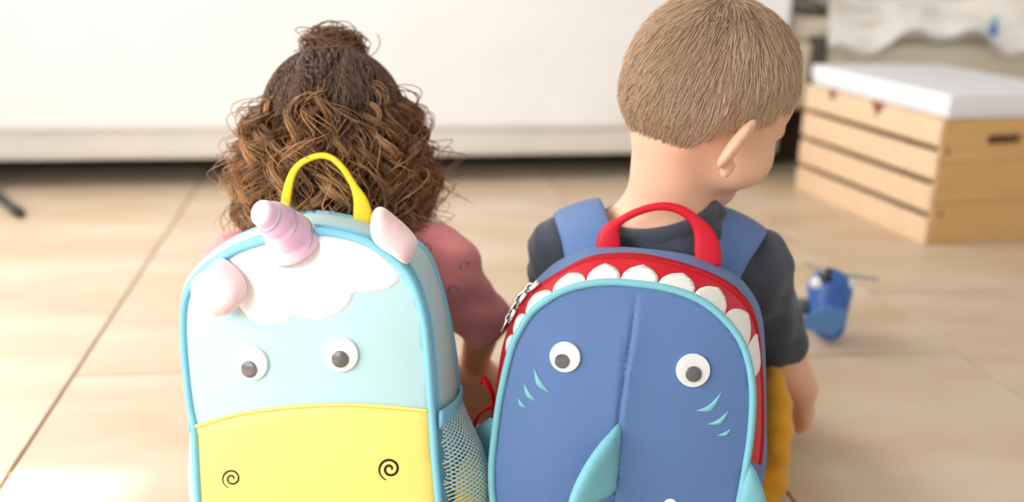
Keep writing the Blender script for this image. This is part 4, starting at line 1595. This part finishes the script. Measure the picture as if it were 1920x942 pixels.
gsv, gsq = nets(g_shirt, (gE_l[0] - .06, .92, .06), (gE_r[0] + .06, 1.16, gn_b[2] + .05), .0038)
shirt_g = add('shirt', (gsv, gsq), M_pink, root_g, label='dusty pink long shirt with small rainbows')
M_rb = [mat('rainbow_' + n, c, rough=.8) for n, c in (('violet', (150, 130, 190)), ('orange', (236, 150, 100)), ('yellow', (244, 206, 100)))]
for (px, py, ro) in ((850, 546, -.3), (799, 467, .5), (826, 588, .2), (872, 500, -.5)):
    for m_k, rr_ in zip(M_rb, (9.5, 7, 4.5)):
        pts = []
        for a in np.linspace(math.pi * 1.0, math.pi * 2.0, 12):
            x, y = math.cos(a) * rr_, math.sin(a) * rr_
            pts.append(trace(g_shirt, px + x * math.cos(ro) - y * math.sin(ro), py + x * math.sin(ro) + y * math.cos(ro)))
        add('rainbow_print', tube(np.array(pts), .0006, 5), m_k, shirt_g)
M_short = mat('yellow_print_cotton', (238, 200, 70), rough=.9, var=.08, vscale=30)


def g_shorts(P):
    d = s_ell(P, gpel, (.091, .077, .072))
    for h, k in ((ghR, gkR), (ghL, gkL)):
        d = smin(d, s_cone(P, h, h * .45 + k * .55, .062, .056), .02)
    d = np.maximum(d, P[:, 2] - .13)
    for h, k in ((ghR, gkR), (ghL, gkL)):
        u = (k - h) / np.linalg.norm(k - h)
        d = np.maximum(d, np.where(np.linalg.norm(P - (h * .45 + k * .55), axis=1) < .09, (P - (h * .45 + k * .55)) @ u - .004, -1))
    return np.maximum(d, .001 - P[:, 2])


add('shorts', nets(g_shorts, (gpel[0] - .2, .94, -.004), (gpel[0] + .2, 1.22, .14), .0045), M_short, root_g, label='yellow shorts')
for x in (-1, 1):
    add('eyeball', lathe([(.0075 * math.sin(a), -.0075 * math.cos(a)) for a in np.linspace(.1, 3.04, 9)], hg.W((x * .030, .0785, .0)), hg.R @ A_(0, 1, 0), 14), M_iris, root_g)


# curly hair
def gsurf(P):
    return hg.cranium(hg.loc(P)) * hg.k


def grad(fn, P, e=1e-4):
    d = fn(P)
    g = np.stack([fn(P + A_(e, 0, 0)) - d, fn(P + A_(0, e, 0)) - d, fn(P + A_(0, 0, e)) - d], -1)
    return d, g / (np.linalg.norm(g, axis=-1)[..., None] + 1e-12)


def g_hairline(az):
    return np.interp(np.abs(az), [0, .8, 1.4, 1.9, 2.4, 3.15], [-.078, -.066, -.030, .012, .048, .056])


def g_cap(P):
    q = hg.loc(P)
    d = hg.cranium(q) - .007
    d = smax(d, g_hairline(np.arctan2(q[:, 0], -q[:, 1])) - q[:, 2], .006)
    back = s_ell(q, (0, -.045, -.045), (.058, .040, .045))
    return smin(d, back, .02) * hg.k


M_hairg = hair_mat('curly_brown_hair', .45)
gc_v, gc_q = nets(g_cap, hg.c - .13, hg.c + .13, .004)
bun_c = hg.W((.004, -.012, .106))
BUNR = .021


def scalp_points(n, rs, zmin, zmax):
    q = rs.normal(size=(n * 8, 3)); q /= np.linalg.norm(q, axis=1)[:, None]
    P = hg.c + (q * .09) @ hg.R.T
    for _ in range(4):
        d, g = grad(gsurf, P)
        P = P - g * (d - .005)[:, None]
    L = hg.loc(P)
    ok = (L[:, 2] > g_hairline(np.arctan2(L[:, 0], -L[:, 1]))) & (L[:, 2] > zmin) & (L[:, 2] < zmax) & ((P[:, 1] < hg.c[1] + .035) | (L[:, 2] > .03))
    return P[ok][:n]


def curly(nlock, per, seed, zmin, zmax, k=30, frizz=1.0, lrange=(.07, .13), crad=(.006, .012), outw=1.0):
    rs = np.random.default_rng(seed)
    P = scalp_points(nlock, rs, zmin, zmax)
    n = len(P)
    L = rs.uniform(*lrange, n)
    path = [P]
    _, g0 = grad(gsurf, P)
    vel = g0 * .5 + rs.normal(0, .35, (n, 3)) + A_(0, 0, -.6)
    q = P.copy()
    for i in range(1, k):
        t = i / (k - 1)
        out = q - hg.c; out[:, 2] *= .2
        out /= np.linalg.norm(out, axis=1)[:, None] + 1e-9
        vel = vel * .86 + (A_(0, 0, -1) * (.55 + .35 * t) + out * (.20 - .26 * t) * outw + rs.normal(0, .06, (n, 3))) * .3
        v = vel / np.linalg.norm(vel, axis=1)[:, None]
        q = q + v * (L / (k - 1))[:, None]
        d, g = grad(gsurf, q)
        mn = .006 + .007 * min(1, t * 3)
        q = q + g * np.maximum(mn - d, 0)[:, None]
        path.append(q)
    G = np.stack(path, 1)
    T = np.gradient(G, axis=1); T /= np.linalg.norm(T, axis=2)[..., None] + 1e-12
    N = np.cross(T, A_(.3, .9, .1)); N /= np.linalg.norm(N, axis=2)[..., None] + 1e-12
    Bv = np.cross(T, N)
    t = np.linspace(0, 1, k)
    turns = L / rs.uniform(.040, .062, n)
    ph = rs.uniform(0, 6.28, n)
    cr = rs.uniform(*crad, n)
    hand_ = rs.choice([-1, 1], n)
    out, cols = [], []
    tone = rs.normal(0, 1, n)
    for j in range(per):
        of = rs.normal(0, .0024 * frizz, (n, 1, 2)) * (.5 + t[None, :, None])
        p = ph[:, None] + hand_[:, None] * turns[:, None] * 2 * np.pi * t[None] * (1 + rs.normal(0, .035 * frizz, (n, 1))) + rs.normal(0, .22 * frizz, (n, 1))
        r = (cr[:, None] * np.clip(t[None] * 2.6, 0, 1) ** 1.1 * (1 - .15 * t[None])) * (1 + rs.normal(0, .14 * frizz, (n, 1)))
        S = G + N * (r * np.cos(p) + of[:, :, 0])[..., None] + Bv * (r * np.sin(p) + of[:, :, 1])[..., None]
        d, g = grad(gsurf, S.reshape(-1, 3))
        S = (S.reshape(-1, 3) + g * np.maximum(.006 - d, 0)[:, None]).reshape(S.shape)
        out.append(S)
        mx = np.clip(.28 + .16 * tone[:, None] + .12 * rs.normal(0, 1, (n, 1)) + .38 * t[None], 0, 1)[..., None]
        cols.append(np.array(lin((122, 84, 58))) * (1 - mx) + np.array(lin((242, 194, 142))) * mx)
    S = np.concatenate(out); C = np.concatenate(cols)
    R = np.full(S.shape[:2], .0006) * (1 - .6 * t ** 2)[None]
    return S, R, C


S1, R1, C1 = curly(200, 24, 3, -.085, .05, frizz=.7, lrange=(.06, .12), crad=(.009, .016))
S2, R2, C2 = curly(170, 4, 4, -.07, .06, frizz=2.0, lrange=(.07, .13), crad=(.008, .018), outw=1.7)
# gathered hair: swept over the crown up to the bun
rs = np.random.default_rng(9)
P = scalp_points(2600, rs, -.005, .2)
path = [P]
q = P
k = 30
dist = np.linalg.norm(bun_c - P, axis=1)
for i in range(1, k):
    f = bun_c - q
    f /= np.linalg.norm(f, axis=1)[:, None]
    f = f + rs.normal(0, .10, q.shape) + .35 * np.sin(q * 130 + A_(0, 1, 2))
    d, g = grad(gsurf, q)
    f -= g * (np.sum(f * g, 1) * (d < .02))[:, None]
    q = q + f * (np.minimum(dist, .085) * 1.0 / (k - 1))[:, None]
    d, g = grad(gsurf, q)
    q = q + g * np.maximum(.0075 + .003 * math.sin(i * .2) - d, 0)[:, None]
    path.append(q)
S3 = np.stack(path, 1)
S3 += .0012 * np.sin(np.arange(k)[None, :, None] * .9 + rs.uniform(0, 6.28, (len(S3), 1, 3)))
tone = rs.normal(0, 1, (len(S3), 1, 1))
mx = np.clip(.2 + .14 * tone + .0 * S3[..., :1], 0, 1)
C3 = np.array(lin((118, 92, 78))) * (1 - mx) + np.array(lin((206, 174, 148))) * mx
R3_ = np.full(S3.shape[:2], .00055)
# bun: messy loops
nb_ = 620
ax1 = rs.normal(size=(nb_, 3)) * A_(.6, .6, 1.0); ax1 /= np.linalg.norm(ax1, axis=1)[:, None]
u1 = np.cross(ax1, rs.normal(size=(nb_, 3))); u1 /= np.linalg.norm(u1, axis=1)[:, None]
v1 = np.cross(ax1, u1)
th = np.linspace(0, 1, k)[None] * rs.uniform(3, 7.5, (nb_, 1)) + rs.uniform(0, 6.28, (nb_, 1))
rad = BUNR * rs.uniform(.45, 1.0, (nb_, 1)) * (1 + .35 * np.linspace(0, 1, k)[None] ** 3 * rs.uniform(0, 1, (nb_, 1)))
off = rs.normal(0, .006, (nb_, 1, 3))
S4 = bun_c + off + (u1[:, None] * (np.cos(th) * rad)[..., None] + v1[:, None] * (np.sin(th) * rad)[..., None]) * A_(1.35, 1.0, .8)
mx = np.clip(.35 + .2 * rs.normal(0, 1, (nb_, 1, 1)) + 0 * S4[..., :1], 0, 1)
C4 = np.array(lin((110, 78, 58))) * (1 - mx) + np.array(lin((206, 160, 120))) * mx
R4 = np.full(S4.shape[:2], .0006)
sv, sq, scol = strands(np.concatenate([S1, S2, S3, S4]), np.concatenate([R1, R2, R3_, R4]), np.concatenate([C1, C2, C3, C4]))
capc = np.tile(np.append(np.array(lin((84, 56, 40))), 1), (len(gc_v), 1))
bn_v, bn_q = nets(lambda P: s_ell(P, bun_c, (.024, .019, .013)), bun_c - .04, bun_c + .04, .004)
bnc = np.tile(np.append(np.array(lin((100, 70, 52))), 1), (len(bn_v), 1))
hv = np.concatenate([gc_v, bn_v, sv]); hq_ = np.concatenate([gc_q, bn_q + len(gc_v), sq + len(gc_v) + len(bn_v)]); hc_ = np.concatenate([capc, bnc, scol])
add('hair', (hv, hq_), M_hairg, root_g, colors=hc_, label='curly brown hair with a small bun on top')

# ================================================================== TOY HELICOPTER
M_hb = mat('blue_toy_plastic', (48, 100, 180), rough=.3, coat=.3)
M_hw = mat('white_toy_plastic', (226, 230, 240), rough=.35)
M_hg = mat('dark_grey_toy_plastic', (92, 100, 110), rough=.5)
M_hk = mat('black_toy_plastic', (24, 24, 28), rough=.4)
M_hr = mat('pale_grey_blade', (168, 164, 158), rough=.5)
HY = 1.40
heli_b = onz(1556, 640, 0)
HY = heli_b[1]
heli = empty('toy_helicopter', heli_b, 'small blue toy helicopter with grey rotor on the tiles by the short-haired child', 'toy')
sc_px = float(np.linalg.norm(at(1560, 600, HY) - at(1561, 600, HY)))
hc = at(1556, 560, HY + .03)


def hbody(P):
    d = s_cone(P, at(1556, 545, HY + .03), at(1554, 610, HY + .0), 43 * sc_px, 30 * sc_px)
    return smax(d, .004 - P[:, 2], .006)


bv, bq = nets(hbody, hc - .11, hc + .11, .004)
add('cabin', (bv, bq), M_hb, heli, label='rounded blue cabin')
tc = at(1556, 528, HY + .035)
add('engine_cover', nets(lambda P: smin(s_ell(P, tc + A_(-.020, -.012, 0), (.014, .016, .012)), s_ell(P, tc + A_(.022, -.012, 0), (.014, .016, .011)), .006), tc - .06, tc + .06, .003), M_hw, heli, label='white engine covers')
add('rotor_hub', lathe([(.015, -.010), (.016, .0), (.013, .006), (.005, .009), (.005, .017), (.0008, .018)], at(1552, 524, HY + .02), Z3, 20), M_hk, heli)
hubp = at(1552, 512, HY + .02)
for (x, y, dy) in ((1508, 495, .02), (1646, 524, .02)):
    e = at(x, y, HY + .02 + dy)
    P = np.array([hubp + (e - hubp) * t for t in np.linspace(0, 1, 8)])
    add('rotor_blade', tube(P, [.003, .0045, .0055, .0058, .0058, .0058, .0055, .003], 10, nrm=A_(0, -.4, 1), r2=.0012), M_hr, heli)
wing = [(1500, 598), (1516, 592), (1558, 573), (1588, 582), (1584, 606), (1562, 632), (1530, 622), (1507, 618)]
w3 = np.array([at(a, b, HY - .034) for a, b in wing])
hp_n = A_(0, -.95, .3)
wv = np.concatenate([w3, w3 - hp_n * .008])
n8 = len(wing)
wfaces = [tuple(range(n8 - 1, -1, -1)), tuple(range(n8, 2 * n8))] + [(i, (i + 1) % n8, (i + 1) % n8 + n8, i + n8) for i in range(n8)]
add('side_panel', (wv, wfaces), mat('lighter_blue_toy_plastic', (92, 146, 212), rough=.35), heli, smooth=False, label='flat lighter blue panel')
add('tail_boom', tube(np.array([at(1520, 578, HY + .03), at(1500, 574, HY + .04), at(1480, 570, HY + .05), at(1462, 568, HY + .06)]), [.014, .0125, .0105, .009], 14), M_hg, heli, label='grey tail boom')
